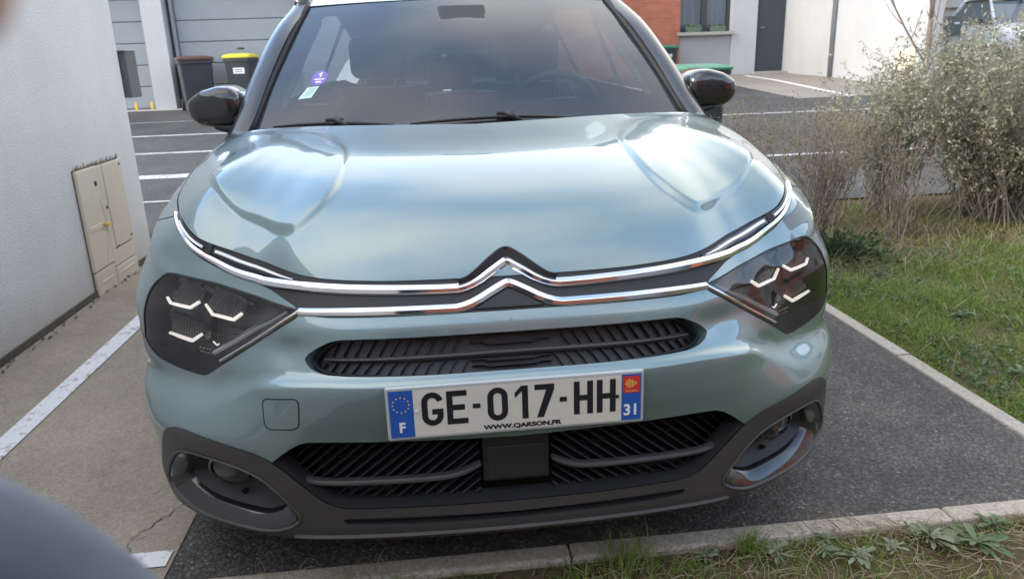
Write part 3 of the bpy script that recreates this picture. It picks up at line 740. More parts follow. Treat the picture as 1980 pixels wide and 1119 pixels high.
BELT = [(1.78,.985),(1.9,.995),(2.4,1.005),(3.4,1.03),(4.2,1.06),(4.7,1.06),(5.0,1.02),(SEND,1.0)]
top = [(s, float(Gt(s))) for s in np.arange(0, 1.775, .012)] + BELT
bot = [(0,.178),(.3,.179),(.5,.184),(.62,.192),(.74,.204),(.88,.204),(1.0,.200),(A1[0][0],.195)]
outer = dens(bot, .012)[:-1] + A1 + dens([(A1[-1][0], .2), (A2[0][0], .2)], .05)[1:-1] + A2 + dens([(A2[-1][0], .22), (5.0, .25), (SEND, .28)], .05)[1:] + dens(top[::-1], .03)[1:]

pts = []; edges = []
def addline(P, closed=False):
    n0 = len(pts); pts.extend(P)
    edges.extend([(n0 + i, n0 + i + 1) for i in range(len(P) - 1)])
    if closed: edges.append((len(pts) - 1, n0))
addline(outer, True)
lines = [(dens(HLr, .007, True), True), (dens(FOGr, .007, True), True), (dens(UGr, .008), False), (dens(LGr, .008), False), (dens(SLOTr, .008), False), (dens(CLr, .008), False), (dens(BLr, .008), False), ([(float(a), float(SH(a))) for a in np.arange(0, 1.08, .004)], False), ([(float(a), float(SH(a) + .013 + .036 * sstep(.50, .72, a))) for a in np.arange(0, .70, .004)], False), ([(float(a), float(SH(a) + .0065)) for a in np.arange(0, .62, .004)], False), ([(float(a), float(SH(a) - .0055)) for a in np.arange(0, 1.08, .004)], False), ([(float(a), float(SH(a) - .011)) for a in np.arange(0, 1.08, .0055)], False)]
for P, c in lines: addline(P, c)
allP = np.array(pts)
gr = []
for z in np.arange(.182, .97, .0085): gr += [(s, z) for s in np.arange(.0045, 1.16, .0085)]
for z in np.arange(.21, 1.05, .03): gr += [(s, z) for s in np.arange(1.18, SEND, .04)]
gr = np.array(gr); gr = gr + rng.uniform(-.0006, .0006, gr.shape)
gr = gr[inpoly(gr, outer)]
keep = np.ones(len(gr), bool)
for i in range(0, len(gr), 2000):
    d2 = ((gr[i:i + 2000, None, :] - allP[None]) ** 2).sum(-1).min(1); keep[i:i + 2000] = d2 > .0048 ** 2
gr = gr[keep]
cv = [Vector(p) for p in pts] + [Vector(p) for p in gr]
res = delaunay_2d_cdt(cv, edges, [], 0, 1e-6)
RV = np.array([(v.x, v.y) for v in res[0]]); RF = np.array([f for f in res[2] if len(f) == 3])
cen = RV[RF].mean(1)
A = RV[RF]; area = (A[:, 1, 0] - A[:, 0, 0]) * (A[:, 2, 1] - A[:, 0, 1]) - (A[:, 2, 0] - A[:, 0, 0]) * (A[:, 1, 1] - A[:, 0, 1])
RF[area < 0] = RF[area < 0][:, ::-1]
inside = inpoly(cen, outer) & (np.abs(area) > 1e-9)
inHL = inpoly(cen, HLr); inFOG = inpoly(cen, FOGr)
inUG = inpoly(cen, UGr); inLG = inpoly(cen, LGr); inSL = inpoly(cen, SLOTr)
inCL = inpoly(cen, [(0, .05), (0, .34), (.45, .34)] + CLr + [(.99, .05)]) & ~inLG
BLx = np.array(BLr); inBD = (cen[:, 1] > np.interp(cen[:, 0], BLx[:, 0], BLx[:, 1])) & (cen[:, 0] < 1.045)
lensline = np.interp(cen[:, 0], [.66, .69, .80, .957, 1.0], [.56, .5795, .5845, .589, .60])
cls = np.where(inHL, np.where(cen[:, 1] > lensline, 'lens', 'lampfoot'), np.where(inFOG | inUG | inLG | inSL, 'hole', np.where(inCL, 'clad', np.where(inBD, 'band', 'paint'))))
cls[~inside] = 'out'
def shell(name, sel, mat, off=0.0, both=True, side=1, parent=None):
    fs = RF[sel]; used = np.unique(fs); mp = -np.ones(len(RV), int); mp[used] = np.arange(len(used))
    sz = RV[used]; s = np.clip(sz[:, 0], 0, SEND); N = NRM(s, sz[:, 1]); V = F(s, sz[:, 1]) + N * off
    N[s < 1e-4, 0] = 0; V[s < 1e-4, 0] = 0
    T = mp[fs]
    if both:
        n = len(V); V2 = V * [-1, 1, 1]; N2 = N * [-1, 1, 1]
        cm = np.arange(n) + n; zero = s < 1e-4; cm[zero] = np.arange(n)[zero]
        T = np.concatenate([T, cm[T][:, ::-1]]); V = np.concatenate([V, V2]); N = np.concatenate([N, N2])
    elif side < 0:
        V = V * [-1, 1, 1]; N = N * [-1, 1, 1]; T = T[:, ::-1]
    me = npmesh(name, V, None, T, True)
    if len(me.vertices) == len(N): me.normals_split_custom_set_from_vertices([tuple(k) for k in N])
    return obj(name, me, mat, parent or car)
shell('body', cls == 'paint', M_PAINT)
shell('lower_bumper', cls == 'clad', M_CLAD, .003)
shell('grille_band', cls == 'band', M_BLKM, -.002)

def lip(name, loop, depth, mat, closed=True, o0=0.0, sides=(1, -1), parent=None, inset=0.0):
    L = np.array(loop); out = []
    N = NRM(L[:, 0], L[:, 1]); P0 = F(L[:, 0], L[:, 1]) + N * o0; P1 = P0 - N * depth
    m = MB(); m.rings([P0.tolist(), P1.tolist()], close=closed)
    objs = []
    if closed:
        for sd_ in sides:
            q = m if sd_ > 0 else m.mirrored(); objs.append(q.build(name, mat, parent or car, smooth=True))
    else:
        q = MB(); q.add(m.v, m.f); r = m.mirrored(); q.add(r.v, r.f); objs.append(q.build(name, mat, parent or car, smooth=True))
    return objs
lip('grille_surround', dens(UGr, .008), .034, M_PAINT, False)
lip('lower_grille_surround', dens(LGr, .008), .05, M_BLKM, False)
lip('slot_surround', dens(SLOTr, .008), .04, M_BLKM, False, .003)
Lg = np.array(dens(CLr, .008)); Ng = NRM(Lg[:, 0], Lg[:, 1]); Pg = F(Lg[:, 0], Lg[:, 1])
for sd_ in (1, -1):
    m = MB(); m.rings([(Pg + Ng * .003).tolist(), (Pg - Ng * .010).tolist()], close=False); (m if sd_ > 0 else m.mirrored()).build('panel_gap', M_VOID, car, smooth=True)

# ---- swept trims
def sweep(path, widths, prof, o0=0.0):
    """strip lying on the shell through (s, z) points; prof = [(across, out)], across in units of the half width"""
    P = np.array(path, float); s, z = P[:, 0], P[:, 1]
    X = FO(s, z, np.full(len(s), o0)); sg = np.where(s < 0, -1., 1.)
    N = NRM(np.abs(s), z) * np.stack([sg, np.ones_like(s), np.ones_like(s)], -1)
    T = np.gradient(X, axis=0); T /= np.linalg.norm(T, axis=1)[:, None]
    Bv = np.cross(N, T); Bv /= np.linalg.norm(Bv, axis=1)[:, None]
    # outward normal toward -y, path toward +x: N x T points up
    W = np.interp(np.linspace(0, 1, len(P)), np.linspace(0, 1, len(widths)), widths)
    rings = [[tuple(X[i] + Bv[i] * a * W[i] + N[i] * o) for a, o in prof] for i in range(len(P))]
    m = MB(); m.rings(rings, close=True, capA=True, capB=True); return m
CHP = [(-1, -.004), (-1, .003), (-.80, .0065), (-.16, .0095), (.0, .0095), (.80, .0050), (1, .001), (1, -.004)]
def mirror_path(P): return [(-s, z) for s, z in P[::-1]]
chev1 = [(-.073, .7265), (-.012, .768), (0, .7725), (.012, .768), (.073, .7265)]
chev2 = [(-.077, .690), (-.013, .7275), (0, .7315), (.013, .7275), (.077, .690)]
c1a = [p for p in C1 if p[0] < .52]; c1b = [p for p in C1 if p[0] > .5]
JS = .566
def curve_pts(P, step=.008): return dens(chaikin(P, 2), step)
full1 = curve_pts(mirror_path(C1[1:6]) + [(-.085, .7262)] + chev1[1:-1] + [(.085, .7262)] + C1[1:6], .006)
m = sweep(full1, [.0100, .0112, .0115, .0112, .0112, .0112, .0115, .0112, .0100], CHP); m.build('chrome_strip', M_CHROME, car, auto=14)
for sd_ in (1, -1):
    m = sweep(curve_pts(C1[5:], .008), [.0097, .0088, .0075, .0062, .005, .003], CHP); (m if sd_ > 0 else m.mirrored()).build('chrome_strip', M_CHROME, car, auto=14)
full2 = curve_pts(mirror_path(C2[1:]) + [(-.090, .6902)] + chev2[1:-1] + [(.090, .6902)] + C2[1:], .006)
m = sweep(full2, [.0085, .0100, .0104, .0105, .0108, .0105, .0104, .0100, .0085], CHP); m.build('chrome_strip', M_CHROME, car, auto=14)
STRIP = [(.4535, .6915), (.498, .668), (.58, .6255), (.671, .578)]
for sd_ in (1, -1):
    m = sweep(dens(STRIP, .01), [.0062, .0052, .0045, .0042, .0038], [(-1, -.004), (-1, .002), (-.3, .006), (.4, .006), (1, .002), (1, -.004)]); (m if sd_ > 0 else m.mirrored()).build('chrome_strip', M_SATIN, car, auto=25)
# black backing of the chevrons reaching up into the bonnet
back = curve_pts([(-.105, .735), (-.079, .739), (-.014, .7825), (0, .787), (.014, .7825), (.079, .739), (.105, .735)], .005)
m = sweep(back, [.007, .010, .012, .0125, .012, .010, .007], [(-1.2, -.03), (-1.2, .003), (.7, .014), (1, .010), (1, -.04)]); m.build('chevron_backing', M_BLKM, car, auto=30)
m = MB(); tri_ = [(-.072, .687), (-.012, .716), (0, .7195), (.012, .716), (.072, .687)]
V = [tuple(FO(s, z, .004)) for s, z in tri_]; V2 = [tuple(FO(s, z, -.01)) for s, z in tri_]
m.add(V + V2, [(0, 4, 3, 2, 1)] + [(k, (k + 1) % 5, 5 + (k + 1) % 5, 5 + k) for k in range(5)]); m.build('chevron_infill', M_BLKM, car)

# ---- bonnet
SE = 1.72
HBLG = [(.655,.62),(.72,.78),(.735,.90),(.66,.925),(.56,.905),(.46,.875),(.395,.80),(.362,.66),(.350,.54),(.347,.42),(.353,.33),(.380,.268),(.418,.236),(.448,.228),(.485,.250),(.53,.290),(.60,.338),(.646,.396),(.675,.47),(.69,.54)]
def hood0(a, b):
    a = np.asarray(a, float); b = np.asarray(b, float); s = a * SE
    E = F(s, Gt(s)) + NRM(s, Gt(s)) * .001
    q = 1 - (1 - a) ** 1.6
    R = np.stack([.675 * q, .93 + .012 * q, .990 + .018 * q - .012 * q ** 6], -1)
    D = E - R; L = np.linalg.norm(D, axis=-1)[..., None]
    Th = D * [1, 1, 0]; Th = Th / np.maximum(np.linalg.norm(Th, axis=-1)[..., None], 1e-6)
    T0 = Th + np.array([0, 0, 1]) * (-.13 - .05 * a)[..., None]; T0 /= np.linalg.norm(T0, axis=-1)[..., None]
    e = 1e-3; t = Bev(s + e) - Bev(np.maximum(s - e, 0)); t /= np.linalg.norm(t, axis=-1)[..., None]
    no = np.stack([t[..., 1], -t[..., 0], 0 * s], -1)
    th = np.radians(66 - 26 * sstep(.1, .75, a))[..., None]
    T1 = no * np.cos(th) + np.array([0, 0, -1]) * np.sin(th)
    b = b[..., None]; k1 = (.30 - .06 * sstep(.3, .9, a))[..., None]
    P1 = R + T0 * L * .42; P2 = E - T1 * L * k1
    return (1-b)**3*R + 3*(1-b)**2*b*P1 + 3*(1-b)*b*b*P2 + b**3*E
def polydist(P, poly):
    """signed distance, positive inside"""
    Q = np.array(poly); d = np.full(len(P), 9.)
    for i in range(len(Q)):
        a, b = Q[i], Q[(i + 1) % len(Q)]; ab = b - a
        t = np.clip(((P - a) @ ab) / (ab @ ab), 0, 1); d = np.minimum(d, np.linalg.norm(P - a - t[:, None] * ab, axis=1))
    return np.where(inpoly(P, Q), d, -d)
HBLs = chaikin(HBLG, 2, True)
na, nb = 260, 260
aa = np.linspace(0, 1, na); bb = np.linspace(0, 1, nb) ** .9
AA, BB = np.meshgrid(aa, bb, indexing='ij')
H = hood0(AA, BB).reshape(-1, 3)
sdst = polydist(H[:, :2], HBLs)
wid = .012 + .055 * sstep(.55, .88, H[:, 1])
H[:, 2] += (.0130 - .009 * np.clip((H[:, 1] - .24) / .62, 0, 1)) * sstep(-.2, 1, sdst / wid)
hidx = np.arange(na * nb).reshape(na, nb)
def grid_quads(idx): return np.stack([idx[:-1, :-1], idx[:-1, 1:], idx[1:, 1:], idx[1:, :-1]], -1).reshape(-1, 4)
Q1 = grid_quads(hidx)
H[hidx[0], 0] = 0
H2 = H * [-1, 1, 1]; cm = np.arange(len(H)) + len(H); cm[hidx[0]] = hidx[0]
Vh = np.concatenate([H, H2]); Qh = np.concatenate([Q1, cm[Q1][:, ::-1]])
# orientation: make normals point up
p0, p1, p2 = Vh[Qh[100][0]], Vh[Qh[100][1]], Vh[Qh[100][2]]
if np.cross(p1 - p0, p2 - p0)[2] < 0: Qh = Qh[:, ::-1]
hood_o = obj('bonnet', npmesh('bonnet', Vh, Qh, None, True), M_PAINT, car)
# turned-down edge of the bonnet along its front and rear
rim = H[hidx[:, -1]]; Nr = NRM(aa * SE, Gt(aa * SE))
m = MB(); r0 = rim.tolist(); r1 = (rim - Nr * .012 + [0, .004, -.004]).tolist()
full0 = [(-x, y, z) for x, y, z in r0[:0:-1]] + [tuple(p) for p in r0]; full1_ = [(-x, y, z) for x, y, z in r1[:0:-1]] + [tuple(p) for p in r1]
m.rings([full0, full1_], close=False); m.build('bonnet_edge', M_PAINT, car, smooth=True)
rr = H[hidx[:, 0]]
f0 = [(-x, y, z) for x, y, z in rr[:0:-1].tolist()] + [tuple(p) for p in rr.tolist()]
f1 = [(x, y + .008, z - .02) for x, y, z in f0]
m = MB(); m.rings([f0, f1], close=False); m.build('bonnet_edge', M_PAINT, car, smooth=True)

for sd_ in (1, -1):
    gp_ = [(float(x), float(Gt(x)) - .0015) for x in np.arange(1.02, 1.70, .012)]
    m = sweep(gp_, [.0022], [(-1, -.006), (-1, .0012), (1, .0012), (1, -.006)]); (m if sd_ > 0 else m.mirrored()).build('shut_line', M_VOID, car)
    m = sweep(dens([(1.018, .853), (1.07, .842), (1.16, .822), (1.26, .79)], .012), [.0013], [(-1, -.003), (-1, .0006), (1, .0006), (1, -.003)]); (m if sd_ > 0 else m.mirrored()).build('shut_line', M_VOID, car)
    m = sweep(dens([(.957, .588), (1.02, .60), (1.08, .605), (1.16, .60)], .012), [.0013], [(-1, -.003), (-1, .0006), (1, .0006), (1, -.003)]); (m if sd_ > 0 else m.mirrored()).build('shut_line', M_VOID, car)
# ---- daytime running lights between bonnet edge and chrome
def strip_between(path, w, o, hgt):
    return sweep(path, w, [(-1, 0), (-.8, hgt), (.8, hgt), (1, 0)], o)
for sd_ in (1, -1):
    pL = [(.462, .747), (.52, .754), (.60, .764), (.69, .777), (.772, .794)]
    m = sweep(curve_pts(pL), [.004, .0085, .0098, .0098, .0095], [(-1, -.003), (-.9, .004), (.9, .004), (1, -.003)], 0)
    d1 = (m if sd_ > 0 else m.mirrored()).build('running_light', M_BLKG, car, auto=30)
    m = sweep(curve_pts([(.475, .749), (.54, .7565), (.62, .767), (.70, .779), (.762, .792)]), [.0014, .0032, .0038, .0040, .0040], [(-1, .003), (-.7, .0065), (.7, .0065), (1, .003)])
    (m if sd_ > 0 else m.mirrored()).build('light_guide', M_LED, d1, auto=30)
    m = sweep(curve_pts([(.797, .802), (.84, .816), (.89, .834), (.945, .8505), (1.005, .861)]), [.008, .0075, .006, .0045, .002], [(-1, -.003), (-.9, .004), (.9, .004), (1, -.003)], 0)
    d2_ = (m if sd_ > 0 else m.mirrored()).build('running_light', M_BLKG, car, auto=30)
    m = sweep(curve_pts([(.803, .801), (.845, .815), (.89, .832), (.94, .8475)]), [.0034, .0032, .0028, .0014], [(-1, .003), (-.7, .0065), (.7, .0065), (1, .003)])
    (m if sd_ > 0 else m.mirrored()).build('light_guide', M_LED, d2_, auto=30)
    m = sweep([(.774, .795), (.784, .797), (.794, .800)], [.012, .012, .012], [(-1, -.002), (-.9, .006), (.9, .006), (1, -.002)])
    (m if sd_ > 0 else m.mirrored()).build('divider', M_BLKM, d2_)

# ---- headlights
def loft_loop(name, loop, specs, mat, side, parent, capB=True, closed=True, auto=40):
    """specs = [(scale about centre, inward depth)]"""
    L = np.array(loop); c = L.mean(0); rings = []
    for sc, dep, *sh_ in specs:
        Q = c + (L - c) * sc + (np.array([sh_[1] if len(sh_) > 1 else 0.0, sh_[0]]) if sh_ else 0.0); N = NRM(Q[:, 0], Q[:, 1]); rings.append((F(Q[:, 0], Q[:, 1]) - N * dep).tolist())
    m = MB(); m.rings(rings, close=True, capB=capB)
    m = m if side > 0 else m.mirrored()
    return m.build(name, mat, parent, auto=auto)
HLd = dens(HLr, .012, True)
# lens outline alone
for sd_ in (1, -1):
    lamp = loft_loop('headlight', HLd, [(1.004, -.0005), (.985, .003), (.985, .006), (.97, .012), (.90, .055)], M_LAMPIN, sd_, car)
    shell('lens', cls == 'lens', M_LENS, -.0012, False, sd_, lamp)
    shell('lower_bezel', cls == 'lampfoot', M_BLKM, -.001, False, sd_, lamp)
    rimm = sweep([(s, z) for s, z in HLd] + [HLd[0]], [.0022], [(-1, -.004), (-1, .0006), (1, .0006), (1, -.004)]); (rimm if sd_ > 0 else rimm.mirrored()).build('seal', M_BLKM, lamp)
    # slim light signatures
    hooks = [[(.877, .6965), (.861, .6845), (.799, .6785), (.776, .6925)], [(.757, .688), (.730, .6675), (.658, .6635), (.634, .6785)], [(.864, .614), (.79, .604), (.759, .622)]]
    for hk in hooks:
        ctr = np.mean(hk, 0)
        m = sweep(dens(hk, .008), [.0024, .0038, .0040, .0032], [(-1, -.001), (-.8, .004), (.8, .004), (1, -.001)], -.012)
        (m if sd_ > 0 else m.mirrored()).build('light_guide', M_DRL, lamp)
        # ribbed reflector above each guide
        for k in range(13):
            s0 = hk[0][0] + (hk[-1][0] - hk[0][0]) * (k + .5) / 13
            zl = np.interp(-s0, [-p[0] for p in hk], [p[1] for p in hk]); hh = .036 * math.sin(math.pi * (k + 1.2) / 15.0) + .004
            q = sweep([(s0, zl + .007), (s0 - .006, zl + .007 + hh)], [.0014], [(-1, 0), (0, .0022), (1, 0)], -.018); (q if sd_ > 0 else q.mirrored()).build('reflector_rib', M_LAMPIN2, lamp)
        poly = [(hk[0][0], hk[0][1] + .004)] + [(p[0], p[1] + .005) for p in hk[1:-1]] + [(hk[-1][0], hk[-1][1] + .004), (hk[-1][0] + .006, hk[-1][1] + .030), (hk[0][0] - .03, hk[0][1] + .036)]
        q = MB(); q.add([tuple(FO(s, z, -.021)) for s, z in poly], [tuple(range(len(poly)))]); (q if sd_ > 0 else q.mirrored()).build('reflector', pbr('reflector_grey', (.10, .10, .105), .35, .5), lamp)
    m = sweep(dens([(.713, .5875), (.60, .6405), (.492, .692)], .01), [.0052, .0042, .0026], [(-1, -.001), (0, .004), (1, -.001)], -.008); (m if sd_ > 0 else m.mirrored()).build('light_bar', M_LED, lamp, auto=20)
    m = sweep(dens([(.70, .6005), (.60, .648), (.51, .692)], .01), [.007, .006, .003], [(-1, -.001), (0, .003), (1, -.001)], -.018); (m if sd_ > 0 else m.mirrored()).build('light_bar', pbr('lamp_bar_grey', (.26, .26, .25), .3, .8), lamp, auto=20)
    m = sweep(dens([(.742, .725), (.750, .66), (.752, .60)], .01), [.014, .012, .013], [(-1, 0), (-.6, .012), (.6, .012), (1, 0)], -.034); (m if sd_ > 0 else m.mirrored()).build('divider', M_BLKG, lamp, auto=30)
    m = sweep([(.722, .610), (.708, .6045), (.700, .609)], [.0020], [(-1, 0), (0, .003), (1, 0)], -.012); (m if sd_ > 0 else m.mirrored()).build('light_guide', M_DRL, lamp)
    for r_ in range(2):
        for k in range(4):
            s0 = .765 - k * .0115 - r_ * .004; z0 = .592 - r_ * .0085
            q = sweep([(s0, z0), (s0 - .006, z0)], [.0014], [(-1, 0), (0, .002), (1, 0)], -.010); (q if sd_ > 0 else q.mirrored()).build('marker_led', M_SATIN, lamp)
    for (s0, z0, s1, z1, wdt) in ((.87, .735, .80, .728, .010), (.79, .725, .74, .712, .008), (.70, .715, .62, .70, .007), (.88, .65, .80, .645, .010), (.70, .64, .64, .64, .010)):
        q = sweep(dens([(s0, z0), (s1, z1)], .01), [wdt, wdt * .7], [(-1, 0), (-.7, .012), (.7, .012), (1, 0)], -.040); (q if sd_ > 0 else q.mirrored()).build('inner_housing', pbr('inner_housing', (.09, .09, .095), .3, .5), lamp, auto=30)

# ---- fog lamp pods
FGd = dens(FOGr, .012, True)
for sd_ in (1, -1):
    pod = loft_loop('fog_lamp_pod', FGd, [(1.03, -.0045), (1.0, -.007), (.975, -.004), (.965, .004)], M_CLAD, sd_, car, capB=False)
    loft_loop('pod_ring', FGd, [(.968, .003), (.955, -.001), (.925, .001), (.80, .016, .010, -.004), (.765, .026, .012, -.006), (.74, .034, .012, -.006)], M_BLKG, sd_, pod, capB=False)
    loft_loop('pod_bowl', FGd, [(.742, .034, .012, -.006), (.70, .040, .013, -.006), (.52, .062, .016), (.28, .070, .018)], M_BLKM, sd_, pod)
    # lamp sits high towards the car's flank
    c = np.array((.672, .322)); ring = [(c[0] + .052 * math.cos(a) , c[1] + .030 * math.sin(a)) for a in np.linspace(0, 2 * math.pi, 28, endpoint=False)]
    loft_loop('lamp_bezel', ring, [(1.18, .040), (1.16, .028), (1.0, .026), (.98, .032)], M_BLKG, sd_, pod, capB=False)
    loft_loop('lamp_reflector', ring, [(1.0, .032), (.7, .042), (.3, .045)], M_BLKG, sd_, pod)
    loft_loop('lamp_glass', ring, [(1.0, .030), (.6, .027), (.2, .026)], M_LENS, sd_, pod)
    ring = [(.655 + .006 * math.cos(a), .2575 + .006 * math.sin(a)) for a in np.linspace(0, 2 * math.pi, 14, endpoint=False)]
    loft_loop('adjuster_hole', ring, [(1.0, .048), (.9, .046), (.8, .056)], M_VOID, sd_, pod)

# ---- grilles
def panel_poly(P, o, mat, name, parent, thick=None):
    """flat-ish filled half outline mirrored across s = 0"""
    P = dens(P, .02); full = [(-s, z) for s, z in P[::-1] if s > 1e-6] + [p for p in P]
    return full
def filled(P, depth, name, mat, parent):
    V = [tuple(FO(s, z, -depth)) for s, z in dens(P, .01)]; n = len(V)
    m = MB(); m.add(V, [(k, k + 1, n - 2 - k, n - 1 - k) for k in range(n // 2 - 1)])
    mm = m.mirrored(); m.add(mm.v, mm.f); return m.build(name, mat, parent)
def even(P, n=48):
    """resample an outline running from the centre line out and back, so that upper and lower points pair up"""
    P = np.array(P); k = int(np.argmax(P[:, 0])); up, lo = P[:k + 1], P[k:][::-1]
    ss = np.linspace(0, P[k, 0] - 1e-4, n)
    return ss, np.interp(ss, up[:, 0], up[:, 1]), np.interp(ss, np.maximum.accumulate(lo[:, 0]), lo[:, 1])
def backing(P, depth, name, mat, parent, shrink=0.0):
    ss, zu, zl = even(P); V = []; m = MB()
    rings = [[tuple(FO(s, a + (b - a) * t, -depth)) for t in np.linspace(0, 1, 6)] for s, a, b in zip(ss, zl, zu)]
    m.rings(rings, close=False); mm = m.mirrored(); m.add(mm.v, mm.f); return m.build(name, mat, parent, smooth=True)
def clip_line(p, q, P):
    """parts of p-q inside the closed polygon P"""
    n = 60; ts = np.linspace(0, 1, n); X = np.array(p)[None] * (1 - ts)[:, None] + np.array(q)[None] * ts[:, None]
    ok = inpoly(X, P); 
    if ok.sum() < 4: return None
    i0 = np.argmax(ok); i1 = n - 1 - np.argmax(ok[::-1]); return tuple(X[i0]), tuple(X[i1])
ug = backing(UGr, .046, 'upper_grille', M_GRILLE, car)
UGp = np.array(UGr); 
def shrinkp(P, fx, fz, cz):
    P = np.array(P); return [(s * fx, cz + (z - cz) * fz) for s, z in P]
UGi = shrinkp(UGr, .965, .90, .606)
SLP = [(-1, -.012), (-1, .0), (-.4, .003), (.4, .003), (1, .0), (1, -.012)]
for row, (za, zb) in enumerate(((.613, .642), (.572, .599))):
    for k in range(16):
        s0 = .10 + k * .0265 - (.012 if row else 0)
        cl = clip_line((s0 + (zb - za) * .9, za - .001), (s0, zb), UGi)
        if cl is None: continue
        for sd_ in (1, -1):
            m = sweep([(sd_ * cl[0][0], cl[0][1]), (sd_ * (cl[0][0] + cl[1][0]) / 2, (cl[0][1] + cl[1][1]) / 2), (sd_ * cl[1][0], cl[1][1])], [.0013], SLP, -.036); m.build('slat', M_GRILLE, ug)
    for zc in (za + .007, zb - .008):
        m = sweep([(s, zc + (.004 if abs(s) > .06 else 0)) for s in np.linspace(-.085, .085, 15)], [.0012], SLP, -.031); m.build('slat', M_GRILLE, ug)
ends = .405
m = sweep([(s, .6065 - .0015 * (abs(s) / .4) ** 2) for s in np.linspace(-ends, ends, 60)], [.0035, .0062, .0062, .0062, .0035], [(-1, -.014), (-1, -.002), (-.3, .004), (.5, .003), (1, -.001), (1, -.014)], -.028); m.build('cross_bar', M_CLAD, ug, auto=30)
inner = [(s * .985, .606 + (z - .606) * .90) for s, z in UGr]
fullr = [(-s, z) for s, z in inner[::-1]] + inner[1:]
m = sweep(dens(fullr, .01) , [.0024], SLP, -.028); m.build('grille_rim', M_GRILLE, ug, auto=30)

lg = backing(LGr, .085, 'lower_grille', M_VOID, car)
LGi = [(s * .985, .345 + (z - .345) * .96) for s, z in LGr]
for k in range(30):
    s0 = -.06 + k * .0292
    a = (s0 + .13, .262); b = (s0 - .095, .44)
    cl = clip_line(a, b, LGi + [(.078, .264), (.078, .425)])
    if cl is None or cl[0][0] < .07: 
        cl = clip_line(a, b, [(.080, .268), (.080, .420)] + [p for p in LGi if p[0] > .08])
        if cl is None: continue
    for sd_ in (1, -1):
        P = [(sd_ * (cl[0][0] + (cl[1][0] - cl[0][0]) * t), cl[0][1] + (cl[1][1] - cl[0][1]) * t) for t in np.linspace(0, 1, 7)]
        m = sweep(P, [.0018], [(-1, -.03), (-1, -.001), (0, .0015), (1, -.001), (1, -.03)], -.034); m.build('slat', M_GRILLE, lg)
for zc, s0, s1 in ((.398, .10, .40), (.366, .10, .42)):
    for sd_ in (1, -1):
        m = sweep([(sd_ * s, zc) for s in np.linspace(s0, s1, 20)], [.0012], SLP, -.05); m.build('thin_bar', M_GRILLE, lg)
for sd_ in (1, -1):
    P = chaikin([(.468, .3255), (.43, .3145), (.30, .3145), (.16, .3165), (.115, .326), (.078, .346)], 3)
    m = sweep([(sd_ * s, z) for s, z in P], [.002, .006, .0065, .0065, .006, .003], [(-1, -.014), (-1, -.002), (-.3, .004), (.5, .003), (1, -.001), (1, -.014)], -.022); m.build('cross_bar', M_CLAD, lg, auto=30)
    P = [(.37, .277), (.27, .277), (.305, .302), (.415, .302)]
    m = MB(); m.add([tuple(FO(sd_ * s, z, -.05)) for s, z in P], [(0, 1, 2, 3)]); m.build('blank_panel', M_GRILLE, lg)
rad = MB(); rad.box((0, .066, .3605), (.146, .03, .128)); rp = rad.build('radar_cover', M_GRILLE, lg, bevel=.006)
rad = MB(); rad.box((0, .0503, .343), (.126, .004, .080)); rad.build('cover_plate', M_BLKM, rp, bevel=.003)
sl = backing(SLOTr, .05, 'lower_slot', M_VOID, car)
m = sweep([(s, .2305 + .003 * abs(s)) for s in np.linspace(-.37, .37, 50)], [.0016], SLP, -.010); m.build('blade', M_CLAD, sl)
for s0 in (-.27, -.13, 0, .13, .27):
    m = sweep([(s0, .221), (s0, .238)], [.002], SLP, -.02); m.build('divider', M_GRILLE, sl)
m = sweep([(s, .1955) for s in np.linspace(-.50, .50, 60)], [.004], [(-1, -.002), (-.5, .007), (.5, .009), (1, -.002)], .002); m.build('lip_ledge', M_CLAD, car, auto=40)
# tow-eye cover (only on the left)
tw = chaikin([(.530, .526), (.443, .5335), (.449, .4655), (.5265, .4605)], 1, True); tw = chaikin([tuple(np.array(p)) for p in dens([(.530, .526), (.443, .5335), (.449, .4655), (.5265, .4605)], .028, True)], 3, True)
tw = [(-s, z) for s, z in dens(tw, .004, True)]
m = sweep(tw + tw[:2], [.0013], [(-1, -.001), (-1, .0006), (1, .0006), (1, -.001)]); tco = m.build('tow_eye_cover', M_VOID, car)
L = np.array(tw); cc = L.mean(0); rings = [[tuple(FO(*(cc + (p - cc) * f), .0006)) for p in L] for f in (.965, .6, .3, .05)]
m = MB(); m.rings(rings, capB=True); m.build('cover_face', M_PAINT, tco, smooth=True)

# ---- windscreen
def ws(u, v, o=0.0):
    u = np.asarray(u, float); v = np.asarray(v, float)
    b = np.stack([.70 * u, 1.0 + .06 * u * u, .968 + 0 * u], -1); t = np.stack([.575 * u, 1.655 + .07 * u * u, 1.395 - .013 * u * u], -1)
    vv = v[..., None]; p = b * (1 - vv) + t * vv
    return p + (.027 * 4 * vv * (1 - vv) * (1 - .35 * u[..., None] ** 2) + o) * np.array([0, -.54, .84])
uu = np.linspace(-1, 1, 41); vv = np.linspace(0, 1, 25); UU, VV = np.meshgrid(uu, vv, indexing='ij')
gi = np.arange(41 * 25).reshape(41, 25); wq = grid_quads(gi)[:, ::-1]
wsh = obj('windscreen', npmesh('windscreen', ws(UU, VV).reshape(-1, 3), wq, None, True), M_WS, car)
innerP = [(-.86, .158), (.86, .158), (.90, .175), (.912, .22), (.905, .50), (.875, .80), (.855, .885), (.82, .915), (.30, .925), (.205, .905), (.175, .87), (.115, .72), (.09, .683), (.06, .672),
          (-.06, .672), (-.09, .683), (-.115, .72), (-.175, .87), (-.205, .905), (-.30, .925), (-.82, .915), (-.855, .885), (-.875, .80), (-.905, .50), (-.912, .22), (-.90, .175)]
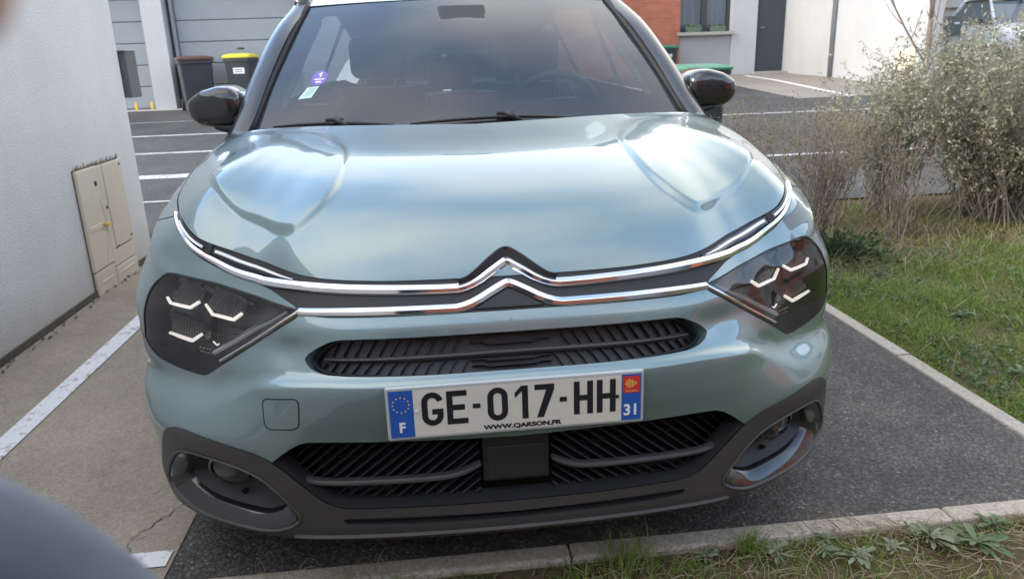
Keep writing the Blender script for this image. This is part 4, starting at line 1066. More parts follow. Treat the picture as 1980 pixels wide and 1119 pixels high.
ip = dens(chaikin(innerP, 2, True), .02, True); op = dens([(-1, 0), (1, 0), (1, 1), (-1, 1)], .05, True)
P_ = op + ip; Ed = [(i, (i + 1) % len(op)) for i in range(len(op))] + [(len(op) + i, len(op) + (i + 1) % len(ip)) for i in range(len(ip))]
gx = [(a, b) for a in np.arange(-.97, .98, .045) for b in np.arange(.04, .98, .045)]
gx = np.array(gx); gx = gx[~inpoly(gx, ip)]
dd = np.sqrt(((gx[:, None] - np.array(ip)[None]) ** 2).sum(-1)).min(1); gx = gx[dd > .012]
rs = delaunay_2d_cdt([Vector(p) for p in P_] + [Vector(p) for p in gx], Ed, [], 0, 1e-6)
WV = np.array([(v.x, v.y) for v in rs[0]]); WF = np.array([f for f in rs[2]]); cW = WV[WF].mean(1)
WF = WF[~inpoly(cW, ip)]
ar = np.cross(WV[WF[:, 1]] - WV[WF[:, 0]], WV[WF[:, 2]] - WV[WF[:, 0]]); WF[ar < 0] = WF[ar < 0][:, ::-1]
obj('frit_border', npmesh('frit_border', ws(WV[:, 0], WV[:, 1], -.003), None, WF, True), M_GLBLK, wsh)
def wpatch(name, P, o, mat, parent):
    m = MB(); m.add([tuple(ws(u, v, o)) for u, v in P], [tuple(range(len(P)))]); return m.build(name, mat, parent)
wpatch('camera_window', [(-.055, .775), (.055, .775), (.030, .825), (-.030, .825)], -.0015, pbr('camera_shade', (.30, .33, .35), .5), wsh)
# stickers inside the glass
M_PURPLE = pbr('sticker_purple', (.18, .12, .42), .6); M_MINT = pbr('sticker_mint', (.50, .70, .62), .7)
pc = [(-.755 + .040 * math.cos(a), .352 + .052 * math.sin(a)) for a in np.linspace(0, 2 * math.pi, 26, endpoint=False)]
st1 = wpatch('round_sticker', pc, .0008, M_PURPLE, wsh)
for P in ([(-.757, .357), (-.749, .357), (-.744, .390), (-.752, .390)], [(-.765, .376), (-.752, .388), (-.752, .380), (-.763, .370)], [(-.780, .338), (-.728, .338), (-.728, .346), (-.780, .346)], [(-.770, .318), (-.742, .318), (-.742, .330), (-.770, .330)]):
    wpatch('sticker_print', P, .0016, M_STICK, st1)
st2 = wpatch('square_sticker', [(-.832, .215), (-.770, .222), (-.745, .296), (-.802, .290)], .0008, M_MINT, wsh)
for k in range(5):
    v0 = .235 + .011 * k; wpatch('sticker_print', [(-.812 + .005 * k, v0), (-.776 + .006 * k, v0 + .004), (-.776 + .006 * k, v0 + .007), (-.812 + .005 * k, v0 + .003)], .0016, pbr('sticker_text', (.28, .45, .40), .7), st2)
for k in range(9):
    u0 = -.80 + k * .014; wpatch('etched_mark', [(u0, .175), (u0 + .008, .175), (u0 + .008, .186), (u0, .186)], -.0005, pbr('etch', (.10, .12, .13), .5), wsh)
# wipers
for (P, hub, nm) in (([(-.90, .036), (-.78, .043), (-.63, .046), (-.50, .038), (-.36, .024)], (-.63, .054), 'wiper'), ([(-.29, .026), (-.10, .040), (.14, .047), (.28, .040), (.45, .024)], (.14, .056), 'wiper')):
    pts3 = [tuple(ws(u, v, .012)) for u, v in chaikin(P, 2)]
    m = MB(); m.tube(pts3, [.003 + .003 * math.sin(math.pi * k / (len(pts3) - 1)) for k in range(len(pts3))], 8); wo = m.build(nm, M_BLKM, car, smooth=True)
    c = ws(hub[0], hub[1] + .004, .016); m = MB(); m.box(tuple(c), (.055, .016, .012)); m.build('arm_joint', M_BLKM, wo, bevel=.004)
    e0 = ws(hub[0] + .06, .02, .010); m = MB(); m.tube([tuple(c), tuple((np.array(c) + e0) / 2 + [0, -.01, .006]), tuple(e0)], [.010, .009, .011], 8); m.build('arm', M_BLKM, wo, smooth=True)
# cowl panel below the glass
m = MB(); cw0 = [(.74 * u, .945 + .07 * u * u, .962) for u in uu]; cw1 = [tuple(ws(u, .03, -.006)) for u in uu]
m.rings([[tuple(p) for p in cw0], cw1], close=False); m.build('cowl', M_BLKM, car, smooth=True)

# ---- pillars, roof, glass
PIL = [(.745, 1.03, .955), (.722, 1.10, 1.015), (.690, 1.30, 1.152), (.648, 1.52, 1.287), (.600, 1.745, 1.388)]
RAIL = [(.600, 1.745, 1.388), (.592, 1.95, 1.428), (.588, 2.3, 1.458), (.582, 2.8, 1.448), (.570, 3.3, 1.372), (.555, 3.75, 1.265), (.56, 4.12, 1.10)]
pe, pd_ = cspline(PIL + RAIL[1:])
UP = pe(np.linspace(0, pd_[-1], 90))
def railat(y): return np.array([np.interp(y, UP[:, 1], UP[:, k]) for k in range(3)])
M_PILLAR = pbr('pillar_black', (.020, .021, .023), .30, 0, .7, .06)
for sd_ in (1, -1):
    ev_, dd_ = cspline(PIL); X = ev_(np.linspace(0, dd_[-1], 24)); T = np.gradient(X, axis=0); T /= np.linalg.norm(T, axis=1)[:, None]
    ux = np.array([.75, -.45, .48]); rings = []
    for x, t in zip(X, T):
        o_ = np.cross(t, [0, 0, 1.]); o_ /= np.linalg.norm(o_); o_ = o_ * (1 if o_[0] > 0 else -1); up_ = np.cross(o_, t); up_ *= np.sign(up_[2])
        rings.append([tuple(x + o_ * a + up_ * b) for a, b in ((-.034, -.02), (-.036, .006), (-.022, .012), (.0, .015), (.022, .010), (.036, -.010), (.034, -.03), (0, -.04))])
    m = MB(); m.rings(rings, capA=True, capB=True); m = m if sd_ > 0 else m.mirrored(); po = m.build('pillar', M_PILLAR, car, auto=50)
    # rubber seal between glass and pillar
    sp = [tuple(ws(1.0, v, .006)) for v in np.linspace(.03, 1, 20)]; m = MB(); m.tube(sp, .009, 8); (m if sd_ > 0 else m.mirrored()).build('seal', M_RUBBER, po, smooth=True)
    # inner trim
    sp = [tuple(ws(.96, v, -.05)) for v in np.linspace(.05, .97, 16)]; m = MB(); m.tube(sp, [.030] * 16, 8); (m if sd_ > 0 else m.mirrored()).build('inner_trim', M_LINER, po, smooth=True)
ROOFZ = lut([(1.655, 1.395), (1.75, 1.425), (1.9, 1.455), (2.3, 1.508), (2.7, 1.505), (3.2, 1.435), (3.6, 1.345), (3.78, 1.295)])
ny, nx = 50, 31; V = []
for j in range(ny):
    tj = j / (ny - 1)
    for i in range(nx):
        u = -1 + 2 * i / (nx - 1)
        y = 1.655 + .075 * u * u + (3.78 - 1.655 - .06 * u * u) * tj
        r = railat(max(y, 1.745)); xx = (r[0] - .005 + .012) * u
        zc = float(ROOFZ(1.655 + 2.125 * tj)); ze = r[2] + .004
        if j == 0: zc = 1.395
        f = abs(u) ** 2.6; z = zc * (1 - f) + ze * f
        if j == 0: z = 1.397 - .013 * u * u
        V.append((xx, y, z))
idx = np.arange(ny * nx).reshape(ny, nx)
Qr = np.stack([idx[:-1, :-1], idx[:-1, 1:], idx[1:, 1:], idx[1:, :-1]], -1).reshape(-1, 4)
ro = obj('roof', npmesh('roof', V, Qr, None, True), M_PAINT, car)
Vl = np.array(V) * [.98, 1, 1] - [0, -.02, .03]; obj('headliner', npmesh('headliner', Vl, Qr[:, ::-1], None, True), M_LINER, ro)
for sd_ in (1, -1):
    rl = [tuple(railat(y)) for y in np.linspace(1.745, 4.1, 50)]; m = MB(); m.tube(rl, [.03] * 50, 10); (m if sd_ > 0 else m.mirrored()).build('roof_rail', M_PILLAR, car, smooth=True)
    ys = np.linspace(1.12, 3.72, 40); sB = ys + .647
    bz = np.interp(sB, [p[0] for p in BELT], [p[1] for p in BELT]); bp_ = F(sB, bz)
    rings = [[tuple(b), tuple(b * .5 + railat(y) * .5 + np.array([.012, 0, 0])), tuple(railat(y))] for b, y in zip(bp_, ys)]
    m = MB(); m.rings(rings, close=False); (m if sd_ > 0 else m.mirrored()).build('side_window', M_SIDEG, car, smooth=True)
    for yb, wv in ((2.30, .05), (3.18, .06)):
        k = [F(yb + .647 + d, np.interp(yb + .647, [p[0] for p in BELT], [p[1] for p in BELT])) for d in (-wv, wv)]; r0, r1 = railat(yb - wv + .03), railat(yb + wv + .03)
        m = MB(); ofs = np.array([.004, 0, 0]); m.add([tuple(k[0] + ofs), tuple(k[1] + ofs), tuple(r1 + ofs * 4), tuple(r0 + ofs * 4)], [(0, 1, 2, 3)]); (m if sd_ > 0 else m.mirrored()).build('window_post', M_PILLAR, car)
    m = MB(); bl = [tuple(F(s, np.interp(s, [p[0] for p in BELT], [p[1] for p in BELT])) + [.004, 0, .004]) for s in np.linspace(1.80, 4.4, 30)]; m.tube(bl, .009, 6); (m if sd_ > 0 else m.mirrored()).build('belt_trim', M_BLKG, car, smooth=True)
    # door shut lines and handles
    for yd in (1.28, 2.36, 3.28):
        m = MB(); dl = [tuple(F(yd + .647 + .03 * math.sin(z * 3), z) + [.0005, 0, 0]) for z in np.linspace(.24, .97, 24)]; m.tube(dl, .0026, 5); (m if sd_ > 0 else m.mirrored()).build('door_gap', M_VOID, car)
    for yd in (2.16, 3.10):
        p = F(yd + .647, .90); m = MB(); m.box((p[0] + .012, p[1], .90), (.022, .18, .028)); (m if sd_ > 0 else m.mirrored()).build('door_handle', M_PAINT, car, bevel=.008)
    m = MB(); ss_ = np.linspace(S1 + AR - .01, S2 - AR + .01, 30); m.rings([[tuple(F(s, z) + [.006, 0, 0]) for z in (.20, .24, .31)] for s in ss_], close=False); (m if sd_ > 0 else m.mirrored()).build('sill_cladding', M_CLAD, car, smooth=True)
    for sc in (S1, S2):
        a_ = [(sc + r * math.cos(a), .335 + r * math.sin(a)) for r in (AR - .004, AR + .045) for a in np.linspace(math.radians(-15), math.radians(195), 44)]
        rings = [[tuple(F(np.clip(s, 0, SEND), z) + [.008, 0, 0]) for s, z in a_[k * 44:(k + 1) * 44]] for k in (0, 1)]
        rin = [(x - .06, y, z) for x, y, z in rings[0]]
        m = MB(); m.rings([rin] + rings, close=False); (m if sd_ > 0 else m.mirrored()).build('arch_cladding', M_CLAD, car, auto=40)
# rear glass and hatch
m = MB(); rg = []
for t in np.linspace(0, 1, 8):
    y = 3.78 + .42 * t; zc = 1.295 - .23 * t; rg.append([(u * (.55 + .03 * t), y - .05 * u * u, zc - .03 * u * u) for u in np.linspace(-1, 1, 15)])
m.rings(rg, close=False); m.build('rear_window', M_SIDEG, car, smooth=True)
m = MB(); m.box((0, 4.06, 1.165), (1.06, .09, .022)); m.build('rear_spoiler', M_BLKG, car, bevel=.008)
m = MB(); m.rings([[(u * .60, 4.19 - .06 * u * u, 1.07) for u in np.linspace(-1, 1, 11)], [(u * .66, 4.32 - .08 * u * u, 1.0) for u in np.linspace(-1, 1, 11)]], close=False); m.build('hatch', M_PAINT, car, smooth=True)

# ---- door mirrors
MO = [(.901, 1.055), (.896, 1.076), (.857, 1.102), (.806, 1.115), (.766, 1.112), (.741, 1.094), (.732, 1.054), (.740, 1.010), (.776, .994), (.828, .993), (.866, 1.001), (.895, 1.025)]
MOs = chaikin(dens(MO, .02, True), 1, True); mc = np.array((.815, 1.055)); MOs = [(.735 + (x - .735) * 1.10, 1.045 + (z - 1.045) * 1.08) for x, z in MOs]
for sd_ in (1, -1):
    rings = []
    for y, f, dx in ((1.146, .35, -.006), (1.150, .66, -.005), (1.160, .87, -.003), (1.178, .965, 0), (1.205, 1.0, 0), (1.30, 1.02, .004), (1.32, .99, .004)):
        rings.append([(mc[0] + dx + (p[0] - mc[0]) * f, y + .05 * (p[0] - .73), mc[1] + (p[1] - mc[1]) * f) for p in MOs])
    m = MB(); m.rings(rings, capA=True, capB=False); m = m if sd_ > 0 else m.mirrored(); mo = m.build('door_mirror', M_BLKG, car, smooth=True)
    m = MB(); rg2 = [(mc[0] + .004 + (p[0] - mc[0]) * .95, 1.315 + .05 * (p[0] - .73), mc[1] + (p[1] - mc[1]) * .95) for p in MOs]; m.add(rg2, [tuple(range(len(rg2)))]); (m if sd_ > 0 else m.mirrored()).build('mirror_glass', M_MIRG, mo)
    m = MB(); rings = []
    for t in np.linspace(0, 1, 8):
        cx = .83 - .115 * t; cy = 1.235 - .02 * t; cz = .996 - .022 * t; wv = .075 - .01 * t; hv = .016 + .022 * t
        rings.append([(cx + 0, cy + wv * math.cos(a), cz + hv * math.sin(a)) for a in np.linspace(0, 2 * math.pi, 14, endpoint=False)])
    m.rings(rings, capA=True, capB=True); (m if sd_ > 0 else m.mirrored()).build('mirror_arm', M_BLKM, mo, smooth=True)
    m = MB(); sp = [(mc[0] + (p[0] - mc[0]) * 1.004, 1.245 + .05 * (p[0] - .73), mc[1] + (p[1] - mc[1]) * 1.004) for p in MOs]; sp = [p for p in sp if p[2] < 1.03]
# ---- wheels
M_RIM = pbr('rim_grey', (.22, .22, .23), .3, .9)
for sd_ in (1, -1):
    for yc in (.86, 3.53):
        wt_ = []; prof = [(.235, -.10), (.300, -.105), (.330, -.095), (.343, -.07), (.345, 0), (.343, .07), (.330, .095), (.300, .105), (.235, .10)]
        rings = [[(sd_ * .785 + o, yc + r * math.cos(a), .345 + r * math.sin(a)) for r, o in prof] for a in np.linspace(0, 2 * math.pi, 48, endpoint=False)]
        m = MB(); m.rings(rings + [rings[0]], close=False); wl = m.build('wheel', M_RUBBER, car, auto=40)
        m = MB(); rings = [[(sd_ * (.785 + .03), yc + r * math.cos(a), .345 + r * math.sin(a)) for a in np.linspace(0, 2 * math.pi, 40, endpoint=False)] for r in (.236, .215)]
        rings.append([(sd_ * .72, p[1], p[2]) for p in rings[1]]); m.rings(rings, capB=True); m.build('rim', M_RIM, wl, auto=40)
        for k in range(5):
            a = 2 * math.pi * k / 5 + .3; M3 = Matrix.Rotation(a, 3, 'X')
            m = MB(); c = Vector((sd_ * .80, yc, .345)) + M3 @ Vector((0, .12, 0)); m.box(tuple(c), (.03, .20, .055), M=M3); m.build('spoke', M_RIM, wl, bevel=.008)
    m = MB()
    for yc in (.86, 3.53):
        m = MB(); rings = [[(x, yc + .40 * math.cos(a), .335 + .40 * math.sin(a)) for a in np.linspace(math.radians(-20), math.radians(200), 20)] for x in (sd_ * .60, sd_ * .86)]
        m.rings(rings, close=False); m.build('wheel_well', M_VOID, car, smooth=True)
m = MB(); m.box((0, 2.2, .21), (1.30, 4.0, .05)); m.build('underbody', M_VOID, car)
m = MB(); m.box((0, .62, .48), (1.10, .70, .46)); m.build('engine_bay_light_block', M_VOID, car)  # plain dark block, added to stop light passing beneath the bonnet
m = MB(); m.box((0, 1.02, .60), (1.46, .06, .66)); m.build('bulkhead', M_VOID, car)

# ---- cabin
m = MB(); prof = [(1.03, .945), (1.15, .965), (1.35, .985), (1.50, .985), (1.56, .965), (1.575, .90), (1.56, .60)]
rings = []
for x in np.linspace(-.70, .70, 29):
    hump = .045 * math.exp(-((x - .36) / .17) ** 2); rings.append([(x, y + .03 * (x / .7) ** 2, z + hump * (1 if 1.25 < y < 1.57 else .2)) for y, z in prof])
m.rings(rings, close=False); m.build('dashboard', M_DASH, car, smooth=True)
m = MB(); m.box((0, 1.55, 1.0), (.24, .02, .12), M=Matrix.Rotation(-.2, 3, 'X')); m.build('centre_screen', M_BLKG, car, bevel=.006)
m = MB(); c = Vector((.36, 1.72, .95)); M3 = Matrix.Rotation(math.radians(-62), 3, 'X'); n = 40
path = [c + M3 @ Vector((.18 * math.cos(a), .18 * math.sin(a), 0)) for a in np.linspace(0, 2 * math.pi, n)]
m.tube(path, .016, 10, False); sw = m.build('steering_wheel', M_TRIMIN, car, smooth=True)
for a in (.1, math.pi - .1, -math.pi / 2):
    m = MB(); m.tube([c, c + M3 @ Vector((.17 * math.cos(a), .17 * math.sin(a), 0))], [.03, .016], 8); m.build('spoke', M_TRIMIN, sw, smooth=True)
def seat(x, y, w, zb, name='seat', head=True):
    m = MB(); rings = []
    for t in np.linspace(0, 1, 9):
        z = .45 + (zb - .45) * t; wd_ = w * (.50 - .10 * t ** 3); th = .075 - .02 * t; cy = y + .22 * t
        rings.append([(x + wd_ * math.cos(a) * (abs(math.cos(a)) ** -.35 if abs(math.cos(a)) > 1e-3 else 1), cy + th * math.sin(a), z) for a in np.linspace(0, 2 * math.pi, 24, endpoint=False)])
    m.rings(rings, capA=True, capB=True); so = m.build(name, M_SEAT, car, auto=60)
    m = MB(); m.box((x, y - .22, .42), (w, .5, .16)); m.build('cushion', M_SEAT, so, bevel=.04, seg=3)
    if head:
        m = MB(); m.box((x, y + .20, zb + .135), (.27, .10, .19)); m.build('headrest', M_SEAT, so, bevel=.045, seg=4)
        for d in (-.07, .07):
            m = MB(); m.tube([(x + d, y + .21, zb - .02), (x + d, y + .20, zb + .06)], .007, 8); m.build('headrest_post', M_SATIN, so)
seat(-.36, 2.15, .50, 1.06); seat(.36, 2.15, .50, 1.06)
seat(-.40, 3.10, .46, .98, 'rear_seat'); seat(.40, 3.10, .46, .98, 'rear_seat'); seat(0, 3.12, .30, .96, 'rear_seat')
m = MB(); m.box((0, 1.60, 1.245), (.24, .035, .075)); rm = m.build('rear_view_mirror', M_TRIMIN, car, bevel=.018, seg=3)
m = MB(); m.tube([(0, 1.60, 1.26), (0, 1.58, 1.34)], .014, 8); m.build('mirror_stem', M_TRIMIN, rm)
m = MB(); m.box((0, 1.555, 1.32), (.18, .12, .05), M=Matrix.Rotation(.55, 3, 'X')); m.build('camera_housing', M_TRIMIN, car, bevel=.012)
for sd_ in (1, -1):
    m = MB(); m.box((sd_ * .33, 1.80, 1.385), (.40, .17, .022), M=Matrix.Rotation(.35, 3, 'X')); m.build('sun_visor', M_LINER, car, bevel=.008)
    m = MB(); ysd = np.linspace(1.2, 3.7, 20); m.rings([[(sd_ * .78, y, .55), (sd_ * .79, y, .97)] for y in ysd], close=False); m.build('door_card', M_TRIMIN, car)
m = MB(); m.box((0, 3.75, .95), (1.1, .7, .02)); m.build('parcel_shelf', M_TRIMIN, car)

# ---- number plate
PY = -.0075
npl = MB(); npl.box((0, PY + .005, .503), (.530, .010, .118)); plate = npl.build('number_plate', pbr('plate_frame', (.42, .46, .47), .3, .2), car, bevel=.006, seg=3)
M_PW = grain('plate_white', (.55, .525, .465), (.62, .59, .525), 60, .35, .02, .0005); M_PB = pbr('plate_blue', (.012, .085, .36), .35); M_PK = pbr('plate_black', (.012, .013, .018), .35); M_PR = pbr('plate_red', (.55, .03, .035), .4); M_GOLD = pbr('plate_gold', (.75, .55, .12), .4)
def pq(x0, x1, z0, z1, name, mat, lv=1, parent=plate):
    m = MB(); y = PY - .0007 * lv; m.add([(x0, y, z0), (x1, y, z0), (x1, y, z1), (x0, y, z1)], [(0, 1, 2, 3)]); return m.build(name, mat, parent)
PZ0, PZ1 = .4515, .5545
face = pq(-.2095, .2165, PZ0, PZ1, 'plate_face', M_PW); blL = pq(-.258, -.2098, PZ0, PZ1, 'country_band', M_PB); blR = pq(.2168, .258, PZ0, PZ1, 'region_band', M_PB)
def ngon(P, name, mat, parent, lv=2):
    m = MB(); m.add([(x, PY - .0007 * lv, z) for x, z in P], [tuple(range(len(P)))]); return m.build(name, mat, parent)
def ribbon(P, t, closed=False):
    P = [np.array(p, float) for p in P]; n = len(P); Lh, Rh = [], []
    for i in range(n):
        a = P[i - 1] if (i > 0 or closed) else None; b = P[(i + 1) % n] if (i < n - 1 or closed) else None
        d1 = (P[i] - a) / np.linalg.norm(P[i] - a) if a is not None else None; d2 = (b - P[i]) / np.linalg.norm(b - P[i]) if b is not None else None
        if d1 is None: nn = np.array([-d2[1], d2[0]]); k = 1
        elif d2 is None: nn = np.array([-d1[1], d1[0]]); k = 1
        else:
            n1 = np.array([-d1[1], d1[0]]); n2 = np.array([-d2[1], d2[0]]); nn = n1 + n2; nn /= np.linalg.norm(nn); k = 1 / max(nn @ n1, .35)
        Lh.append(P[i] + nn * t / 2 * k); Rh.append(P[i] - nn * t / 2 * k)
    return Lh, Rh
def rib_obj(P, t, name, mat, parent, closed=False, lv=2):
    Lh, Rh = ribbon(P, t, closed); n = len(P); V = [(p[0], PY - .0007 * lv, p[1]) for p in Lh + Rh]
    Fc = [(i, (i + 1) % n, n + (i + 1) % n, n + i) for i in range(n if closed else n - 1)]
    m = MB(); m.add(V, Fc); return m
def arc(cx, cz, r, a0, a1, n=8, rz=None): return [(cx + r * math.cos(math.radians(a0 + (a1 - a0) * k / n)), cz + (rz or r) * math.sin(math.radians(a0 + (a1 - a0) * k / n))) for k in range(n + 1)]
LZ = .4735; LH = .0735; TT = .0122
def letter(ch, x0, x1):
    w_ = x1 - x0; h = LH; z0 = LZ; m = MB(); t = TT; r = w_ / 2 - t / 2
    def add(mm): m.add(mm.v, mm.f)
    def poly(P): m.add([(x0 + x, PY - .0014, z0 + z) for x, z in P], [tuple(range(len(P)))])
    sh = lambda P: [(x0 + x, z0 + z) for x, z in P]
    if ch == 'G':
        P = [(w_ - t / 2, h * .74)] + arc(w_ / 2, h - t / 2 - r, r, 8, 180, 10) + arc(w_ / 2, t / 2 + r, r, 180, 360, 12) + [(w_ - t / 2, h * .50 - t * .5), (w_ * .48, h * .50 - t * .5)]
        add(rib_obj(sh(P[1:]), t, '', None, None))
    elif ch == 'E':
        add(rib_obj(sh([(w_ * .97, h - t / 2), (t / 2, h - t / 2), (t / 2, t / 2), (w_, t / 2)]), t, '', None, None)); poly([(t, h / 2 - t / 2), (w_ * .86, h / 2 - t / 2), (w_ * .86, h / 2 + t / 2), (t, h / 2 + t / 2)])
    elif ch == '0':
        P = arc(w_ / 2, h - t / 2 - r, r, 0, 180, 12) + arc(w_ / 2, t / 2 + r, r, 180, 360, 12); add(rib_obj(sh(P), t, '', None, None, True))
    elif ch == '1':
        poly([(w_ - t, 0), (w_, 0), (w_, h), (w_ - t * 1.15, h), (0, h * .80), (0, h * .64), (w_ - t, h * .84)])
    elif ch == '7':
        poly([(0, h), (0, h - t), (w_ - 1.35 * t, h - t), (w_ * .10, 0), (w_ * .10 + 1.15 * t, 0), (w_, h - t * 1.05), (w_, h)])
    elif ch == 'H':
        for a in (0, w_ - t): poly([(a, 0), (a + t, 0), (a + t, h), (a, h)])
        poly([(t, h / 2 - t / 2), (w_ - t, h / 2 - t / 2), (w_ - t, h / 2 + t / 2), (t, h / 2 + t / 2)])
    elif ch == '-':
        poly([(0, h * .43), (w_, h * .43), (w_, h * .57), (0, h * .57)])
    m.build('character', M_PK, face)
for ch, a, b in (('G', -.1935, -.1500), ('E', -.1430, -.1005), ('-', -.0905, -.0748), ('0', -.0605, -.0190), ('1', -.0045, .0225), ('7', .0360, .0765), ('-', .0875, .1025), ('H', .1170, .1570), ('H', .1648, .2045)): letter(ch, a, b)
def text(body, size, x, z, mat, parent, name, sx=1.0, bold=0.0, lv=2, align='CENTER', y=None):
    cu = bpy.data.curves.new(name, 'FONT'); cu.body = body; cu.size = size; cu.offset = bold; cu.align_x = align; cu.resolution_u = 3
    to = bpy.data.objects.new('tmp', cu); COL.objects.link(to); bpy.context.view_layer.update()
    me = bpy.data.meshes.new_from_object(to.evaluated_get(bpy.context.evaluated_depsgraph_get())); bpy.data.objects.remove(to)
    for v in me.vertices: v.co = Vector((x + v.co.x * sx, PY - .0007 * lv if y is None else y, z + v.co.y))
    me.update(); return obj(name, me, mat, parent)
text('WWW.QARSON.FR', .0135, .010, .4555, M_PK, face, 'dealer_text', 1.34, .0007)
text('F', .030, -.2345, .4640, M_STICK, blL, 'country_letter', .95, .0010)
text('31', .0345, .2372, .4635, M_STICK, blR, 'region_number', .98, .0009)
for k in range(12):
    a = math.radians(30 * k); cx, cz = -.2342 + .0165 * math.cos(a), .5235 + .0165 * math.sin(a)
    ngon([(cx + (.0024 if j % 2 == 0 else .001) * math.sin(math.pi * j / 5), cz + (.0024 if j % 2 == 0 else .001) * math.cos(math.pi * j / 5)) for j in range(10)][::-1], 'star', M_GOLD, blL)
rq = pq(.2195, .2555, .5135, .5505, 'region_badge', M_PR, 2, blR)
for P in ([(.2310, .5235), (.2330, .5235), (.2330, .5450), (.2310, .5450)], [(.2230, .5332), (.2305, .5332), (.2305, .5352), (.2230, .5352)], [(.2255, .5270), (.2272, .5262), (.2290, .5315), (.2275, .5322)], [(.2255, .5415), (.2272, .5422), (.2290, .5370), (.2275, .5362)]):
    ngon(P, 'badge_cross', M_GOLD, rq, 3)
for k, hgt in enumerate((.0185, .0165, .012, .0075, .004)):
    x = .2352 + k * .0031; ngon([(x, .5342 - hgt / 2), (x + .0015, .5342 - hgt / 2), (x + .0015, .5342 + hgt / 2), (x, .5342 + hgt / 2)], 'badge_stripe', M_GOLD, rq, 3)
text('Occitanie', .0068, .2375, .5158, M_GOLD, rq, 'badge_text', .95, 0, 3)
for x in (-.2035, .2075):
    m = MB(); m.tube([(x, PY - .0005, .507), (x, PY - .004, .507)], [.0042, .0034], 14); m.build('rivet', M_PW if x < 0 else M_PK, face)


# ================================================================== PLANTS
def leaf_mesh(P, D, L, W, curl=0.15):
    """one rhombus leaf per row"""
    n = len(P); D = D / np.linalg.norm(D, axis=1)[:, None]
    r = rng.normal(size=(n, 3)); S = np.cross(D, r); S /= np.linalg.norm(S, axis=1)[:, None]; U = np.cross(S, D)
    L = np.broadcast_to(L, (n,))[:, None]; W = np.broadcast_to(W, (n,))[:, None]
    a = P; b = P + D * L * .5 + S * W * .5 + U * L * curl; c = P + D * L; d = P + D * L * .5 - S * W * .5 + U * L * curl
    V = np.stack([a, b, c, d], 1).reshape(-1, 3); Q = np.arange(4 * n).reshape(n, 4); return V, Q
def stem_mesh(A, B, ra, rb):
    n = len(A); T = B - A; T /= np.maximum(np.linalg.norm(T, axis=1), 1e-6)[:, None]
    r = np.tile([.31, .77, .55], (n, 1)); S = np.cross(T, r); S /= np.linalg.norm(S, axis=1)[:, None]; U = np.cross(S, T)
    ra = np.broadcast_to(ra, (n,))[:, None]; rb = np.broadcast_to(rb, (n,))[:, None]; V = []
    for X, R_ in ((A, ra), (B, rb)):
        for k in range(3):
            a = 2 * math.pi * k / 3; V.append(X + (S * math.cos(a) + U * math.sin(a)) * R_)
    V = np.stack(V, 1).reshape(-1, 3); base = np.arange(n)[:, None] * 6
    Q = np.concatenate([base + np.array([[k, (k + 1) % 3, 3 + (k + 1) % 3, 3 + k]]) for k in range(3)]); return V, Q
def blades(P, H, Wd, lean, name, mat, parent=None, kind='stuff'):
    """grass blades: two segments, tapering to a point"""
    n = len(P); a = rng.uniform(0, 2 * math.pi, n); S = np.stack([np.cos(a), np.sin(a), 0 * a], 1)
    b = rng.uniform(0, 2 * math.pi, n); Ld = np.stack([np.cos(b), np.sin(b), 0 * b], 1)
    H = np.broadcast_to(H, (n,))[:, None]; Wd = np.broadcast_to(Wd, (n,))[:, None]; lean = np.broadcast_to(lean, (n,))[:, None]
    up = np.array([0, 0, 1.])
    m1 = P + up * H * .55 + Ld * H * lean * .35; tip = P + up * H * (1 - lean * .35) + Ld * H * lean
    V = np.stack([P - S * Wd / 2, P + S * Wd / 2, m1 + S * Wd * .38, m1 - S * Wd * .38, tip], 1).reshape(-1, 3)
    k = np.arange(n)[:, None] * 5
    return obj(name, npmesh(name, V, k + np.array([[0, 1, 2, 3]]), k + np.array([[3, 2, 4]])), mat, parent, kind)
def patch(x, y, sc=1.0, seed=0.0):
    """smooth pseudo noise 0..1"""
    v = np.sin(x * 2.1 * sc + seed) * np.cos(y * 2.7 * sc - seed * 1.3) + .6 * np.sin(x * 5.3 * sc + y * 4.1 * sc + seed * 2) + .4 * np.sin(x * 11 * sc - y * 9.3 * sc)
    return 1 / (1 + np.exp(-1.6 * v))
# --- lawn right of the parking bay
n = 210000
r = np.sqrt(rng.uniform(0, 1, n)); X = 1.70 + rng.uniform(0, 1, n) ** 1.5 * 4.2; Y = -.6 + rng.uniform(0, 1, n) ** .9 * 4.7
gp = patch(X, Y, 1.6, 1.0); dryz = sstep(2.2, 3.0, Y + .25 * np.sin(X * 5)); ok = rng.uniform(0, 1, n) < (.28 + .72 * gp) * (1 - .75 * dryz)
P = np.stack([X, Y, np.full(n, -.013)], 1)[ok]; gq = gp[ok]
edge = sstep(1.70, 1.80, P[:, 0])
blades(P, (.016 + .050 * gq * rng.uniform(.4, 1.2, len(P))) * (.5 + .5 * edge), rng.uniform(.0025, .006, len(P)), rng.uniform(.3, 1.3, len(P)), 'lawn_grass', M_GRASS)
n = 18000; X = 1.72 + rng.uniform(0, 1, n) * 4.0; Y = .2 + rng.uniform(0, 1, n) ** .7 * 4.0; ok = rng.uniform(0, 1, n) < .12 + .88 * sstep(1.9, 3.1, Y + .3 * np.sin(X * 4)) * patch(X, Y, 1.1, 3)
P = np.stack([X, Y, np.full(n, -.013)], 1)[ok]
blades(P, rng.uniform(.03, .13, len(P)), rng.uniform(.002, .005, len(P)), rng.uniform(.5, 2.2, len(P)), 'dry_grass', M_DRY)
